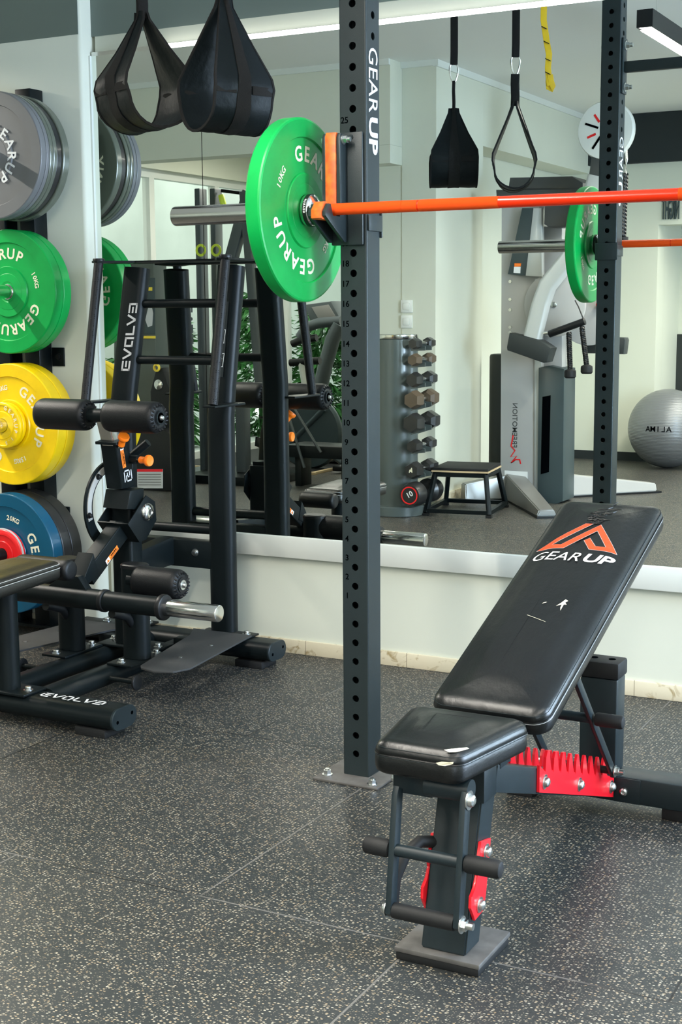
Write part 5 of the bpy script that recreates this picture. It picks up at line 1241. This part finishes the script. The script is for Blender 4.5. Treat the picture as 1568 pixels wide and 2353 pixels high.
# exercise bike (dark flywheel housing) ------------------------------------------------
t = thing('exercise_bike', 'dark exercise bike with round flywheel cover under the window', 'exercise bike', (-4.7, -.9, 0)); YS = -.85
w_ = pt(705, 1000, YS); B().lathe([(.05, 0), (.27, .01), (.285, .03), (.285, .06), (.27, .08), (.05, .09)], (w_.x, YS, w_.z+.02), (0, -1, 0), 44).obj('flywheel_cover', M['slateblue'], t)
B().tube([pt(745, 940, YS), pt(700, 985, YS), pt(660, 1030, YS)], .022, 10).obj('frame_tube', M['slateblue'], t)
B().b2((w_.x-.40, YS-.05, .0205), (w_.x-.30, YS+.35, .06), .01).obj('front_foot', M['blackp'], t); B().b2((w_.x+.30, YS-.25, .0205), (w_.x+.38, YS+.15, .06), .01).obj('rear_foot', M['blackp'], t)
B().tube([V((w_.x-.35, YS, .05)), V((w_.x, YS-.03, .25)), V((w_.x+.34, YS, .05))], .025, 10).obj('frame_tube', M['slateblue'], t)
B().tube([V((w_.x, YS-.04, w_.z+.2)), V((w_.x-.06, YS-.04, w_.z+.55))], .028, 10).obj('handle_post', M['whitep'], t)
B().tube([V((w_.x-.16, YS-.04, w_.z+.55)), V((w_.x+.1, YS-.04, w_.z+.57))], .030, 10).obj('handlebar', M['blackp'], t)
# flat steel beam bench ------------------------------------------------------------------
t = thing('ab_bench', 'long low black steel bench frame with thin diagonal struts', 'bench', (-4.4, .2, 0)); YS = .10
a, c = pt(655, 1022, YS), pt(800, 1050, YS); B().b2((a.x, YS-.28, a.z-.085), (c.x, YS, a.z), .004).obj('beam', M['powder'], t)
for (xa, ya, xb, yb) in ((655, 905, 738, 1040), (590, 905, 640, 985), (660, 945, 700, 1075)):
    B().cyl(pt(xa, ya, YS+.03), pt(xb, yb, YS+.03), .010, seg=10).obj('strut', M['midslate'], t)
for xx in (a.x+.05, c.x-.08):
    B().b2((xx, YS-.2, 0), (xx+.05, YS-.05, a.z-.084), .004).obj('leg', M['powder'], t)
# wooden-edged platform under the far machines
pl_ = thing('rubber_platform', 'low black platform with pale wooden edge under the far machines', 'platform', (-5.6, -1.4, 0))
B().b2((-6.4, -2.4, .0), (-5.06, -.60, .012)).obj('rubber_top', M['rubber'], pl_); B().b2((-6.4, -.5995, .0), (-5.02, -.575, .020), .003).obj('wooden_edge', M['wood'], pl_)
B().b2((-5.0595, -2.4, .0), (-5.03, -.60, .020), .003).obj('wooden_edge', M['wood'], pl_)
# garden planting outside the glass --------------------------------------------------------
def shrub(cx, cy, z0, h, r, n, lab, grp, seed, hang=False):
    if not hang: r *= .55
    rnd = random.Random(seed); t = thing('hanging_plant' if hang else 'garden_shrub', lab, 'plant', (cx, cy, z0), grp)
    b = B()
    for i in range(n):
        k = rnd.random(); z = z0+h*k; a = rnd.uniform(0, 6.28); rr = r*(.25+.75*rnd.random()) * (1.1-abs(k-.5))
        p = V((cx+math.cos(a)*rr, cy+math.sin(a)*rr, z)); d = V((math.cos(a), math.sin(a), rnd.uniform(-.9, .5))).normalized(); sd = d.cross(V((rnd.uniform(-1, 1), rnd.uniform(-1, 1), 1))).normalized()
        L_ = rnd.uniform(.10, .22)*(.6 if hang else 1); w__ = L_*.14
        b._face([b.bm.verts.new(q) for q in (p, p+d*L_*.5+sd*w__, p+d*L_+V((0, 0, -.03)), p+d*L_*.5-sd*w__)])
    b.obj('foliage', M['leaf'], t, smooth=False)
    q = B()
    for i in range(3 if not hang else 5):
        a = rnd.uniform(0, 6.28); q.tube([V((cx, cy, z0)), V((cx+.1*r*math.cos(a), cy+.1*r*math.sin(a), z0+h*.5)), V((cx+.5*r*math.cos(a), cy+.5*r*math.sin(a), z0+h*.9))], .012 if not hang else .018, 6)
    q.obj('stems' , M['root'] if hang else M['leaf'], t)
k = 0
for (x, y, h, r) in ((-7.5, -3.9, 1.5, .5), (-6.9, -4.2, 1.3, .5), (-6.2, -4.0, 1.55, .5), (-5.5, -4.2, 1.35, .5), (-4.9, -4.0, 1.6, .5), (-4.3, -4.2, 1.5, .5), (-7.6, -2.4, 1.2, .45), (-7.7, -1.4, .9, .4)):
    places = ('at the far corner of the garden', 'beside the corner shrub', 'behind the ski trainer', 'behind the pulley frame', 'behind the treadmill', 'at the near end of the rear bed', 'outside the side glass, farther one', 'outside the side glass, lower one')
    shrub(x, y, -.1, h, r, 1100, 'leafy green shrub outside the glass '+places[k], 'shrubs outside the glass', 50+k); k += 1
shrub(rf(270, 520, -.3).x-1.0, -.62, 1.15, .85, .16, 70, 'hanging plant with pale roots outside the side glass', None, 77, True)
